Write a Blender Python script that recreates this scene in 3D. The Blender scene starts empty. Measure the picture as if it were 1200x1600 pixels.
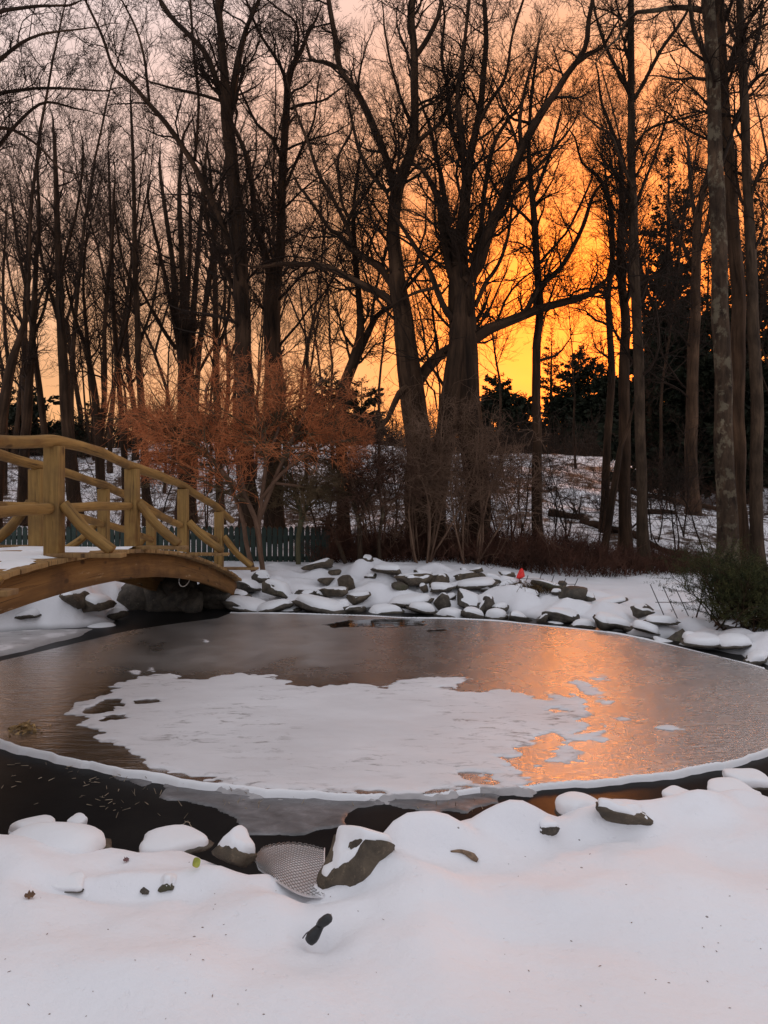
import bpy, math, random
import numpy as np
from mathutils import Vector
SC = bpy.context.scene
COL = SC.collection
RAD = math.radians

# ------------------------------------------------------------------ camera, light, exposure
EYE = 1.6; F = 1200.0; CX = 600.0; HY = 760.0
cd = bpy.data.cameras.new('camera'); cam = bpy.data.objects.new('camera', cd); COL.objects.link(cam)
cam.location = (0, 0, EYE); cam.rotation_euler = (RAD(90), 0, 0)
cd.sensor_fit = 'VERTICAL'; cd.sensor_height = 36.0; cd.lens = 36.0 * F / 1600.0
cd.shift_y = -(800.0 - HY) / 1600.0
cd.clip_start = 0.05; cd.clip_end = 3000
SC.camera = cam
SC.view_settings.view_transform = 'Standard'
SC.view_settings.look = 'None'
SC.view_settings.exposure = 0.0
SC.view_settings.gamma = 1.0
SC.render.engine = 'CYCLES'
SC.cycles.max_bounces = 6
SC.cycles.diffuse_bounces = 3
SC.cycles.glossy_bounces = 3
SC.cycles.use_denoising = True
SC.cycles.denoiser = 'OPENIMAGEDENOISE'
SC.cycles.denoising_input_passes = 'RGB_ALBEDO_NORMAL'
SC.cycles.denoising_prefilter = 'ACCURATE'

world = bpy.data.worlds.new('World'); SC.world = world; world.use_nodes = True
def build_world():
    nt = world.node_tree; N = nt.nodes; L = nt.links; N.clear()
    out = N.new('ShaderNodeOutputWorld')
    tc = N.new('ShaderNodeTexCoord')
    sep = N.new('ShaderNodeSeparateXYZ'); L.new(tc.outputs['Generated'], sep.inputs[0])
    # dusk sky by elevation
    r1 = N.new('ShaderNodeValToRGB'); L.new(sep.outputs['Z'], r1.inputs[0])
    e = r1.color_ramp.elements
    e[0].position = 0.0; e[0].color = (.74, .33, .10, 1)
    e[1].position = 1.0; e[1].color = (.57, .585, .64, 1)
    for p, c in ((.10, (.76, .36, .13, 1)), (.22, (.72, .385, .205, 1)), (.36, (.73, .525, .45, 1)), (.52, (.735, .625, .62, 1)), (.7, (.64, .605, .64, 1))):
        q = e.new(p); q.color = c
    # dusk behind the camera: cool
    r0 = N.new('ShaderNodeValToRGB'); L.new(sep.outputs['Z'], r0.inputs[0])
    e = r0.color_ramp.elements
    e[0].position = 0.0; e[0].color = (.50, .50, .555, 1); e[1].position = .8; e[1].color = (.57, .585, .64, 1)
    mr = N.new('ShaderNodeMapRange'); L.new(sep.outputs['Y'], mr.inputs[0])
    mr.inputs[1].default_value = -.35; mr.inputs[2].default_value = .55
    mr.interpolation_type = 'SMOOTHSTEP'
    m0 = N.new('ShaderNodeMix'); m0.data_type = 'RGBA'
    L.new(mr.outputs[0], m0.inputs[0]); L.new(r0.outputs[0], m0.inputs[6]); L.new(r1.outputs[0], m0.inputs[7])
    # glow of the sun that has just gone behind the trees
    g = Vector((330, 1200, 235)).normalized()
    mp = N.new('ShaderNodeMapping'); mp.inputs['Scale'].default_value = (1, 1, 1.15)
    dv = N.new('ShaderNodeVectorMath'); dv.operation = 'DOT_PRODUCT'; dv.inputs[1].default_value = g
    L.new(tc.outputs['Generated'], dv.inputs[0])
    ac = N.new('ShaderNodeMath'); ac.operation = 'ARCCOSINE'; L.new(dv.outputs['Value'], ac.inputs[0])
    nz = N.new('ShaderNodeTexNoise'); nz.inputs['Scale'].default_value = 3.0; nz.inputs['Detail'].default_value = 4
    mp2 = N.new('ShaderNodeMapping'); mp2.inputs['Scale'].default_value = (1, 1, 3.5); L.new(tc.outputs['Generated'], mp2.inputs[0]); L.new(mp2.outputs[0], nz.inputs['Vector'])
    ad = N.new('ShaderNodeMath'); ad.operation = 'MULTIPLY_ADD'; L.new(nz.outputs['Fac'], ad.inputs[0]); ad.inputs[1].default_value = .14
    sb = N.new('ShaderNodeMath'); sb.operation = 'ADD'; sb.inputs[1].default_value = -.07; L.new(ac.outputs[0], sb.inputs[0]); L.new(sb.outputs[0], ad.inputs[2])
    r2 = N.new('ShaderNodeValToRGB'); L.new(ad.outputs[0], r2.inputs[0])     # position = angle in radians
    e = r2.color_ramp.elements
    e[0].position = .03; e[0].color = (2.6, .46, .006, 1)
    e[1].position = .95; e[1].color = (.60, .40, .34, 1)
    for p, c in ((.10, (2.3, .445, .012, 1)), (.19, (1.6, .395, .04, 1)), (.33, (.92, .365, .115, 1)), (.52, (.74, .355, .185, 1))):
        q = e.new(p); q.color = c
    r3 = N.new('ShaderNodeValToRGB'); L.new(ad.outputs[0], r3.inputs[0])
    e = r3.color_ramp.elements
    e[0].position = .08; e[0].color = (1, 1, 1, 1); e[1].position = .95; e[1].color = (0, 0, 0, 1)
    q = e.new(.28); q.color = (.86, .86, .86, 1); q = e.new(.55); q.color = (.32, .32, .32, 1)
    m1 = N.new('ShaderNodeMix'); m1.data_type = 'RGBA'
    L.new(r3.outputs[0], m1.inputs[0]); L.new(m0.outputs[2], m1.inputs[6]); L.new(r2.outputs[0], m1.inputs[7])
    # faint cloud streaks
    n2 = N.new('ShaderNodeTexNoise'); n2.inputs['Scale'].default_value = 5.0; n2.inputs['Detail'].default_value = 6
    mp3 = N.new('ShaderNodeMapping'); mp3.inputs['Scale'].default_value = (1, 1, 5); L.new(tc.outputs['Generated'], mp3.inputs[0]); L.new(mp3.outputs[0], n2.inputs['Vector'])
    rm = N.new('ShaderNodeMapRange'); L.new(n2.outputs['Fac'], rm.inputs[0]); rm.inputs[1].default_value = .3; rm.inputs[2].default_value = .7; rm.inputs[3].default_value = .9; rm.inputs[4].default_value = 1.1
    mu = N.new('ShaderNodeVectorMath'); mu.operation = 'SCALE'; L.new(m1.outputs[2], mu.inputs[0]); L.new(rm.outputs[0], mu.inputs['Scale'])
    bg = N.new('ShaderNodeBackground'); bg.inputs['Strength'].default_value = SKY_GAIN; L.new(mu.outputs[0], bg.inputs[0])
    sky = N.new('ShaderNodeTexSky'); sky.sky_type = 'NISHITA'; sky.sun_disc = False
    sky.sun_elevation = RAD(12.0); sky.sun_rotation = RAD(15.4)
    bs = N.new('ShaderNodeBackground'); bs.inputs['Strength'].default_value = .004; L.new(sky.outputs[0], bs.inputs[0])
    av = N.new('ShaderNodeAddShader'); L.new(bg.outputs[0], av.inputs[0]); L.new(bs.outputs[0], av.inputs[1])
    L.new(av.outputs[0], out.inputs[0])
SKY_GAIN = 1.34
build_world()
sl = bpy.data.lights.new('sun', 'SUN'); sl.energy = .82; sl.angle = RAD(11); sl.color = (1, .315, .06)
so = bpy.data.objects.new('sun', sl); COL.objects.link(so)
so.rotation_euler = (RAD(90 - 12.0), 0, RAD(180 - 15.4))

# ------------------------------------------------------------------ helpers
def at(px, py, Y): return np.array(((px - CX) / F * Y, Y, EYE + (HY - py) / F * Y))
def on(px, py, z=0.0):
    Y = (EYE - z) * F / (py - HY); return np.array(((px - CX) / F * Y, Y, z))

_wr = np.random.default_rng(5)
_K = _wr.normal(0, 1, (5, 24, 3)); _PH = _wr.uniform(0, 6.28, (5, 24))
def noise3(p, freq=1.0, seed=0, octv=2):
    """smooth pseudo-noise in about [-1,1]"""
    p = np.asarray(p, float); s = seed % 5; o = np.zeros(p.shape[:-1]); a = 1.0; f = freq * 2.2
    for k in range(octv):
        q = (p * f) @ _K[(s + k) % 5].T + _PH[(s + k) % 5] + seed * 1.7
        o += a * np.sin(q).sum(-1) / 3.4
        a *= .5; f *= 2.1
    return o / 1.4
def noise2(x, y, freq=1.0, seed=0, octv=2): return noise3(np.stack([x, y, np.zeros_like(x) + seed * .37], -1), freq, seed, octv)
def sstep(x): x = np.clip(x, 0, 1); return x * x * (3 - 2 * x)

def mesh_np(name, V, faces, mat, parent=None, smooth=True, attr=None, mats=None, midx=None):
    """faces: list of int arrays (n,k)"""
    me = bpy.data.meshes.new(name)
    V = np.asarray(V, np.float32)
    me.vertices.add(len(V)); me.vertices.foreach_set('co', V.ravel())
    faces = [np.asarray(f, np.int32) for f in faces if len(f)]
    nl = sum(f.size for f in faces); npoly = sum(len(f) for f in faces)
    me.loops.add(nl); me.polygons.add(npoly)
    me.loops.foreach_set('vertex_index', np.concatenate([f.ravel() for f in faces]))
    tot = np.concatenate([np.full(len(f), f.shape[1], np.int32) for f in faces])
    st = np.concatenate([[0], np.cumsum(tot)[:-1]]).astype(np.int32)
    me.polygons.foreach_set('loop_start', st)
    me.polygons.foreach_set('loop_total', tot)
    if smooth: me.polygons.foreach_set('use_smooth', np.ones(npoly, bool))
    if attr is not None:
        a = me.attributes.new('tuv', 'FLOAT_VECTOR', 'POINT'); a.data.foreach_set('vector', np.asarray(attr, np.float32).ravel())
    me.update(); me.validate()
    for m in (mats or [mat]): me.materials.append(m)
    if midx is not None: me.polygons.foreach_set('material_index', np.asarray(midx, np.int32))
    o = bpy.data.objects.new(name, me); COL.objects.link(o)
    if parent is not None: o.parent = parent
    return o
def tag(o, label, cat, group=None, kind=None):
    if label: o['label'] = label
    if cat: o['category'] = cat
    if group: o['group'] = group
    if kind: o['kind'] = kind
    return o
def struct(o): o['kind'] = 'structure'; return o
def thing(name, label, cat, loc=(0, 0, 0), group=None, rz=0):
    o = bpy.data.objects.new(name, None); COL.objects.link(o); o.empty_display_size = .1
    o.location = tuple(float(v) for v in loc); o.rotation_euler = (0, 0, rz)
    return tag(o, label, cat, group)
def dup(root, loc, rz, scale, label, group=None):
    r = root.copy(); COL.objects.link(r); r.location = loc; r.rotation_euler = (0, 0, rz); r.scale = scale
    r['label'] = label
    if group: r['group'] = group
    for ch in list(root.children):
        c = ch.copy(); COL.objects.link(c); c.parent = r
        for g in ch.children:
            d = g.copy(); COL.objects.link(d); d.parent = c
    return r

def tubes(P, R, S=3, cap=False):
    """P (N,K,3), R (N,K) -> V, [faces], tuv"""
    P = np.asarray(P, float); R = np.asarray(R, float); N, K, _ = P.shape
    T = np.gradient(P, axis=1); T /= np.linalg.norm(T, axis=-1, keepdims=True) + 1e-9
    m = P[:, -1] - P[:, 0]; m /= np.linalg.norm(m, axis=-1, keepdims=True) + 1e-9
    ref = np.where(np.abs(m[:, 2:3]) < .8, np.array([[0, 0, 1.]]), np.array([[0, 1., 0]]))
    U = np.cross(T, ref[:, None, :]); U /= np.linalg.norm(U, axis=-1, keepdims=True) + 1e-9
    W = np.cross(T, U)
    a = np.arange(S) / S * 2 * math.pi
    c, s = np.cos(a), np.sin(a)
    V = P[:, :, None, :] + R[:, :, None, None] * (U[:, :, None, :] * c[None, None, :, None] + W[:, :, None, :] * s[None, None, :, None])
    base = (np.arange(N)[:, None, None] * K + np.arange(K - 1)[None, :, None]) * S
    i = np.arange(S)[None, None, :]; j = (i + 1) % S
    q = np.stack([base + i, base + j, base + S + j, base + S + i], -1).reshape(-1, 4)
    ln = np.concatenate([np.zeros((N, 1)), np.cumsum(np.linalg.norm(np.diff(P, axis=1), axis=-1), 1)], 1)
    tuv = np.stack([R[:, :, None] * c[None, None], R[:, :, None] * s[None, None], np.repeat(ln[:, :, None], S, 2) + np.arange(N)[:, None, None] * 7.3], -1)
    V = V.reshape(-1, 3); tuv = tuv.reshape(-1, 3); faces = [q]
    if cap:
        nv = len(V); ends = []; tri = []; te = []
        for n in range(N):
            for k in (0, K - 1):
                ci = nv + len(ends); ends.append(P[n, k]); te.append((0, 0, ln[n, k] * .02 + n))
                b = (n * K + k) * S
                for x in range(S):
                    y = (x + 1) % S
                    tri.append((b + y, b + x, ci) if k == 0 else (b + x, b + y, ci))
        V = np.concatenate([V, ends]); tuv = np.concatenate([tuv, te]); faces.append(np.array(tri))
    return V, faces, tuv
class MB:
    """collects pieces for one mesh"""
    def __init__(s): s.V = []; s.F = {}; s.T = []; s.n = 0
    def add(s, V, faces, tuv=None):
        V = np.asarray(V, float)
        for f in faces:
            f = np.asarray(f)
            if len(f): s.F.setdefault(f.shape[1], []).append(f + s.n)
        s.V.append(V); s.T.append(np.asarray(tuv, float) if tuv is not None else V); s.n += len(V)
    def tube(s, pts, r, S=8, cap=True):
        pts = np.asarray(pts, float); r = np.broadcast_to(np.asarray(r, float), (len(pts),))
        s.add(*tubes(pts[None], r[None], S, cap))
    def box(s, c, size, ax=None, bev=0.0):
        """box with optional axes (3 rows) and a chamfered outline"""
        c = np.asarray(c, float); h = np.asarray(size, float) / 2
        A = np.eye(3) if ax is None else np.asarray(ax, float)
        if bev <= 0:
            g = np.array([(x, y, z) for z in (-1, 1) for y in (-1, 1) for x in (-1, 1)], float) * h
            f = np.array([(0, 2, 3, 1), (4, 5, 7, 6), (0, 1, 5, 4), (2, 6, 7, 3), (0, 4, 6, 2), (1, 3, 7, 5)])
            s.add(c + g @ A, [f], g + c * 3.1); return
        bm = bmesh.new(); bmesh.ops.create_cube(bm, size=1.0)
        for v in bm.verts: v.co = Vector([v.co[i] * 2 * h[i] for i in range(3)])
        bmesh.ops.bevel(bm, geom=bm.edges[:], offset=bev, segments=2, affect='EDGES', profile=.6)
        bm.verts.index_update()
        g = np.array([v.co[:] for v in bm.verts]); fs = {}
        for fc in bm.faces: fs.setdefault(len(fc.verts), []).append([v.index for v in fc.verts])
        bm.free()
        s.add(c + g @ A, [np.array(x) for x in fs.values()], g + c * 3.1)
    def build(s, name, mat, parent=None, smooth=True):
        return mesh_np(name, np.concatenate(s.V), [np.concatenate(f) for f in s.F.values()], mat, parent, smooth, np.concatenate(s.T))
import bmesh
def spline(pts, n):
    """Catmull-Rom through rows of pts, n samples"""
    P = np.asarray(pts, float)
    if len(P) == 2: return P[0] + (P[1] - P[0]) * np.linspace(0, 1, n)[:, None]
    Q = np.vstack([2 * P[0] - P[1], P, 2 * P[-1] - P[-2]])
    d = np.linalg.norm(np.diff(P[:, :3], axis=0), axis=1); cum = np.concatenate([[0], np.cumsum(d)])
    t = np.interp(np.linspace(0, cum[-1], n), cum, np.arange(len(P)))
    i = np.minimum(t.astype(int), len(P) - 2); u = (t - i)[:, None]
    a, b, c, e = Q[i], Q[i + 1], Q[i + 2], Q[i + 3]
    return .5 * (2 * b + (c - a) * u + (2 * a - 5 * b + 4 * c - e) * u ** 2 + (3 * b - a - 3 * c + e) * u ** 3)
def ico(sub=3):
    bm = bmesh.new(); bmesh.ops.create_icosphere(bm, subdivisions=sub, radius=1.0)
    V = np.array([v.co[:] for v in bm.verts]); Fc = np.array([[v.index for v in f.verts] for f in bm.faces]); bm.free()
    return V, Fc
ICO3 = ico(4); ICO2 = ico(3)

# ------------------------------------------------------------------ materials
def newmat(name):
    m = bpy.data.materials.new(name); m.use_nodes = True
    nt = m.node_tree; b = nt.nodes['Principled BSDF']
    return m, nt, nt.nodes, nt.links, b
def ramp(N, L, src, stops, interp='LINEAR'):
    r = N.new('ShaderNodeValToRGB'); L.new(src, r.inputs[0]); e = r.color_ramp.elements; r.color_ramp.interpolation = interp
    while len(e) > 1: e.remove(e[-1])
    for k, (p, c) in enumerate(stops):
        q = e[0] if k == 0 else e.new(p)
        q.position = p; q.color = (*c, 1) if len(c) == 3 else c
    return r
def nz(N, L, vec, scale, detail=4, rough=.55, stretch=None, dist=0):
    if stretch is not None:
        mp = N.new('ShaderNodeMapping'); mp.inputs['Scale'].default_value = stretch; L.new(vec, mp.inputs[0]); vec = mp.outputs[0]
    n = N.new('ShaderNodeTexNoise'); n.inputs['Scale'].default_value = scale; n.inputs['Detail'].default_value = detail
    n.inputs['Roughness'].default_value = rough; n.inputs['Distortion'].default_value = dist; L.new(vec, n.inputs['Vector']); return n.outputs['Fac']
def bump(N, L, b, h, strength=.4, dist=.02, prev=None):
    k = N.new('ShaderNodeBump'); k.inputs['Strength'].default_value = strength; k.inputs['Distance'].default_value = dist
    L.new(h, k.inputs['Height'])
    if prev is not None: L.new(prev, k.inputs['Normal'])
    if b is not None: L.new(k.outputs[0], b.inputs['Normal'])
    return k.outputs[0]
def mixc(N, L, fac, a, c):
    m = N.new('ShaderNodeMix'); m.data_type = 'RGBA'
    if isinstance(fac, float): m.inputs[0].default_value = fac
    else: L.new(fac, m.inputs[0])
    for i, v in ((6, a), (7, c)):
        if isinstance(v, tuple): m.inputs[i].default_value = (*v, 1)
        else: L.new(v, m.inputs[i])
    return m.outputs[2]
def posn(N): return N.new('ShaderNodeNewGeometry').outputs['Position']
def mrange(N, L, src, a, b_, c=0., d=1.):
    m = N.new('ShaderNodeMapRange'); L.new(src, m.inputs[0])
    for i, v in enumerate((a, b_, c, d)): m.inputs[i + 1].default_value = v
    m.interpolation_type = 'SMOOTHSTEP'; return m.outputs[0]
def mmath(N, L, op, a, b_=None):
    m = N.new('ShaderNodeMath'); m.operation = op
    for i, v in enumerate((a, b_)):
        if v is None: continue
        if isinstance(v, (int, float)): m.inputs[i].default_value = v
        else: L.new(v, m.inputs[i])
    return m.outputs[0]

def mat_bark(name, dark, light, scale=9, patch=None, bstr=.7, stretch=.12):
    m, nt, N, L, b = newmat(name)
    a = N.new('ShaderNodeAttribute'); a.attribute_name = 'tuv'; v = a.outputs['Vector']
    n1 = nz(N, L, v, scale, 6, .65, (1, 1, stretch), .4)
    r = ramp(N, L, n1, ((.32, dark), (.68, light)))
    c = r.outputs[0]
    if patch:
        n2 = nz(N, L, v, 5, 5, .7, (1, 1, .8)); f = mrange(N, L, n2, .50, .60)
        c = mixc(N, L, f, c, patch)
    n3 = nz(N, L, v, 1.1, 3, .5); f3 = mrange(N, L, n3, .3, .75, .55, 1.25)
    sc = N.new('ShaderNodeVectorMath'); sc.operation = 'SCALE'; L.new(c, sc.inputs[0]); L.new(f3, sc.inputs['Scale'])
    L.new(sc.outputs[0], b.inputs['Base Color']); b.inputs['Roughness'].default_value = .9; b.inputs['Specular IOR Level'].default_value = .2
    bump(N, L, b, n1, bstr, .07); return m
def mat_twig(name, a, c, scale=1.5):
    m, nt, N, L, b = newmat(name)
    n1 = nz(N, L, posn(N), scale, 3); r = ramp(N, L, n1, ((.35, a), (.65, c))); L.new(r.outputs[0], b.inputs['Base Color'])
    b.inputs['Roughness'].default_value = .85; b.inputs['Specular IOR Level'].default_value = .2; return m
def mat_rock(name, dark, light, moss=None, scale=7):
    m, nt, N, L, b = newmat(name)
    o = N.new('ShaderNodeTexCoord').outputs['Object']
    n1 = nz(N, L, o, scale, 8, .65, None, .3); r = ramp(N, L, n1, ((.3, dark), (.7, light))); c = r.outputs[0]
    n0 = nz(N, L, o, scale * 5, 5, .7); c = mixc(N, L, mrange(N, L, n0, .56, .7, 0, .55), c, tuple(x * 1.9 for x in light))
    if moss:
        n2 = nz(N, L, o, 4, 5, .7); c = mixc(N, L, mrange(N, L, n2, .48, .62), c, moss)
    L.new(c, b.inputs['Base Color']); b.inputs['Roughness'].default_value = .75
    k = bump(N, L, None, n1, .6, .05); bump(N, L, b, nz(N, L, o, scale * 8, 5, .6), .5, .01, k); return m
def mat_plain(name, col, rough=.6, var=.25, scale=20, bstr=0, metal=0):
    m, nt, N, L, b = newmat(name)
    o = N.new('ShaderNodeTexCoord').outputs['Object']; n1 = nz(N, L, o, scale, 5, .6)
    r = ramp(N, L, n1, ((.3, tuple(x * (1 - var) for x in col)), (.7, tuple(min(1, x * (1 + var)) for x in col)))); L.new(r.outputs[0], b.inputs['Base Color'])
    b.inputs['Roughness'].default_value = rough; b.inputs['Metallic'].default_value = metal
    if bstr: bump(N, L, b, n1, bstr, .01)
    return m
def mat_snow(name='snow', tint=(.80, .80, .815)):
    m, nt, N, L, b = newmat(name); p = posn(N)
    n1 = nz(N, L, p, 1.3, 4); c = ramp(N, L, n1, ((.3, tuple(x * .955 for x in tint)), (.7, tint))).outputs[0]
    L.new(c, b.inputs['Base Color']); b.inputs['Roughness'].default_value = .62; b.inputs['Specular IOR Level'].default_value = .25
    k = bump(N, L, None, nz(N, L, p, 9, 5, .55), .22, .03); bump(N, L, b, nz(N, L, p, 140, 3, .6), .18, .004, k); return m
def mat_wood(name, a, c, knot, scratch=None, scale=26, bstr=.35):
    m, nt, N, L, b = newmat(name)
    at_ = N.new('ShaderNodeAttribute'); at_.attribute_name = 'tuv'; v = at_.outputs['Vector']
    n1 = nz(N, L, v, scale, 6, .6, (1, 1, .07), .6); col = ramp(N, L, n1, ((.30, a), (.66, c))).outputs[0]
    n2 = nz(N, L, v, 5, 4, .6, (1, 1, .5)); col = mixc(N, L, mrange(N, L, n2, .56, .72, 0, .75), col, knot)
    vo = N.new('ShaderNodeTexVoronoi'); vo.inputs['Scale'].default_value = 5.5
    mp = N.new('ShaderNodeMapping'); mp.inputs['Scale'].default_value = (1, 1, .45); L.new(v, mp.inputs[0]); L.new(mp.outputs[0], vo.inputs['Vector'])
    col = mixc(N, L, mrange(N, L, vo.outputs['Distance'], .06, .15, .8, 0), col, tuple(x * .35 for x in knot))
    if scratch:
        n4 = nz(N, L, v, 9, 6, .75, (1, 1, .22), .3); col = mixc(N, L, mrange(N, L, n4, .62, .68, 0, .8), col, scratch)
    n5 = nz(N, L, v, 60, 3, .6, (1, 1, .018), 1.2); col = mixc(N, L, mrange(N, L, n5, .60, .68, 0, .8), col, tuple(x * .22 for x in knot))
    n6 = nz(N, L, v, 2.0, 4, .6); col = mixc(N, L, mrange(N, L, n6, .46, .72, 0, .75), col, tuple(x * .62 * g for x, g in zip(a, (1, 1.02, 1.5))))
    L.new(col, b.inputs['Base Color']); b.inputs['Roughness'].default_value = .8; b.inputs['Specular IOR Level'].default_value = .3
    bump(N, L, b, n1, bstr, .02); return m

M_snow = mat_snow()
M_bark = mat_bark('bark_brown', (.024, .0125, .007), (.125, .070, .039))
M_bark_dark = mat_bark('bark_dark', (.016, .0085, .0045), (.082, .045, .025))
M_bark_lichen = mat_bark('bark_lichen', (.022, .013, .008), (.090, .056, .033), 11, (.135, .108, .070), .5, .3)
M_bark_pale = mat_bark('bark_pale', (.026, .016, .010), (.095, .060, .036), 12, None, .4, .25)
M_twig = mat_twig('twigs_dark', (.012, .007, .004), (.032, .018, .011))
M_twig_brown = mat_twig('twigs_brown', (.045, .022, .014), (.11, .055, .035))
M_twig_far = mat_twig('twigs_far', (.018, .011, .007), (.045, .027, .017), .4)
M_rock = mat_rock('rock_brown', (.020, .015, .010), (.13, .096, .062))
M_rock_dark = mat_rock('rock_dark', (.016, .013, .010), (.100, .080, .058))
M_rock_moss = mat_rock('rock_moss', (.020, .016, .011), (.125, .098, .068), (.060, .055, .026))
# ------------------------------------------------------------------ terrain, pond
WZ = -.30        # water
IZ = -.265       # top of the ice
def w2(pts, z): return np.array([on(x, y, z)[:2] for x, y in pts])
POND = w2([(-420, 1228), (-260, 1300), (-120, 1360), (0, 1364), (100, 1360), (200, 1372), (330, 1374), (395, 1400), (470, 1418), (525, 1410), (600, 1376), (690, 1357), (800, 1333),
           (870, 1324), (1000, 1312), (1100, 1289), (1200, 1258), (1290, 1165), (1330, 1125), (1300, 1085), (1240, 1058), (1190, 1043), (1150, 1034), (1050, 1010), (960, 990),
           (860, 975), (780, 967), (700, 962), (640, 962), (600, 956), (500, 957), (450, 953), (350, 953), (325, 947), (290, 946), (225, 947), (205, 955), (190, 972), (130, 984), (60, 985), (0, 992), (-150, 1010), (-330, 1050)], WZ)
def sdf(P, poly):
    """signed distance, negative inside; P (n,2)"""
    P = np.asarray(P, float); out = np.full(len(P), 1e9); ins = np.zeros(len(P), bool)
    A = poly; B = np.roll(poly, -1, 0)
    for a, b in zip(A, B):
        e = b - a; w = P - a
        t = np.clip((w @ e) / (e @ e), 0, 1)
        d = w - t[:, None] * e; out = np.minimum(out, (d ** 2).sum(1))
        c = (a[1] > P[:, 1]) != (b[1] > P[:, 1])
        x = a[0] + (P[:, 1] - a[1]) / (e[1] if abs(e[1]) > 1e-9 else 1e-9) * e[0]
        ins ^= c & (P[:, 0] < x)
    d = np.sqrt(out); return np.where(ins, -d, d)
MOUNDS = []      # x, y, h, rx, ry
def mound(px, py, z, h, rx, ry):
    p = on(px, py, z); MOUNDS.append((p[0], p[1], h, rx, ry))
for a in ((70, 1352, 0, .05, .5, .16), (315, 1362, 0, .045, .16, .07), (650, 1334, 0, .085, .20, .08), (745, 1304, 0, .085, .16, .09), (692, 1330, 0, .03, .2, .09), (612, 1345, 0, .05, .12, .06), (660, 1400, 0, .0, .26, .09), (600, 1385, 0, .03, .2, .08), (810, 1306, 0, .05, .12, .08), (895, 1290, 0, .05, .26, .10), (705, 1325, 0, .03, .25, .10), (840, 1302, 0, .045, .16, .08), (968, 1308, 0, -.05, .14, .06),
          (1030, 1275, 0, .03, .25, .10), (1075, 1266, 0, .075, .20, .10), (1155, 1248, 0, .085, .24, .10), (1210, 1232, 0, .04, .2, .1), (110, 1392, 0, -.035, .16, .04), (262, 1392, 0, -.02, .12, .05), (215, 1375, 0, .035, .3, .06), (450, 1392, 0, -.055, .13, .08), (565, 1398, 0, -.05, .16, .07), (500, 1466, 0, -.05, .075, .055), (460, 1460, 0, .012, .12, .1),
          (1000, 1420, 0, .03, .7, .25), (150, 1520, 0, .03, .5, .2), (800, 1540, 0, .02, .5, .2), (720, 1400, 0, .02, .4, .12), (900, 1480, 0, -.015, .3, .1), (300, 1470, 0, -.015, .3, .1)):
    mound(*a)
def pl_h(X, Y):
    """height of the ground beyond the bank"""
    t = sstep((X - .8) / 3.0)
    far = .16 * (1 - t) + (-.13) * t
    far = far + np.clip(Y - 12.5, 0, 4) * .03 * t
    k = sstep((Y - 5.2) / 4.0)
    left = sstep((-X - 2.0) / 2.0) * .12
    return (0.0 + left * (1 - k)) * (1 - k) + far * k
def base_h(X, Y, D):
    pl = pl_h(X, Y)
    k = sstep((Y - 5.5) / 4.5)
    tx = sstep((X - .6) / 2.4)
    w = .42 * (1 - k) + (1.9 * (1 - tx) + .9 * tx) * k
    w = np.where(X < -2.9, np.minimum(w, .6), w)
    bot = WZ - .12
    u = np.clip(D / w, 0, 1)
    prof = np.where(k > .5, u ** .85, np.sin(u * math.pi / 2) ** .8)
    z = bot + (pl - bot) * prof
    z = np.where(D < 0, bot + np.maximum(D * .9, -.55), z)
    hs = np.clip(Y - 17.5, 0, None)
    hill = np.where(hs < 28, .142 * hs - .0002 * hs ** 2, .142 * 28 - .157 - .012 * (hs - 28))
    crest = 1 - .16 * sstep((X + 4) / 14)
    z = z + hill * crest
    return z
def height(X, Y):
    X = np.asarray(X, float); Y = np.asarray(Y, float); sh = X.shape
    x, y = X.ravel(), Y.ravel()
    D = np.full(len(x), 50.0)
    m = (np.abs(x) < 12) & (y > -2) & (y < 19); D[m] = sdf(np.stack([x[m], y[m]], 1), POND)
    D2 = D + noise2(x, y, 1.6, 1) * .05 * sstep(D / .1 + 1)
    z = base_h(x, y, D2)
    land = sstep(D / .5)
    z = z + land * (noise2(x, y, .35, 2) * .025 + noise2(x, y, 1.1, 3) * .020 + noise2(x, y, 3.1, 4) * .006)
    z = z + sstep((y - 15) / 4) * (noise2(x, y, .12, 1) * .22 + noise2(x, y, .6, 4) * .05)
    nb = sstep((D - .02) / .2) * sstep((1.5 - D) / 1.0) * sstep((5.5 - y) / 1.0) * (y > 1.5)
    z = z + nb * (noise2(x, y, 1.5, 4, 3) * .034 + np.abs(noise2(x, y, 2.6, 1, 2)) * .022 - .012)
    bank = sstep(D / .25) * sstep((2.6 - D) / .8) * sstep((y - 8) / 1.5)
    z = z + bank * (np.abs(noise2(x, y, 1.1, 2, 3)) * .11 - .085)
    for (mx, my, h, rx, ry) in MOUNDS:
        z = z + h * np.exp(-((x - mx) / rx) ** 2 - ((y - my) / ry) ** 2)
    return z.reshape(sh)
def hit(px, py, z0=0.0):
    """where the sight line of a photo pixel meets the ground"""
    Y = np.arange(2.0, 9.0, .01); x = (px - CX) / F * Y; z = EYE + (HY - py) / F * Y; g = height(x, Y); k = int(np.argmax(z <= g + z0)); return np.array((x[k], Y[k], g[k]))
def gz(x, y): return float(height(np.array([x]), np.array([y]))[0])

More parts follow.
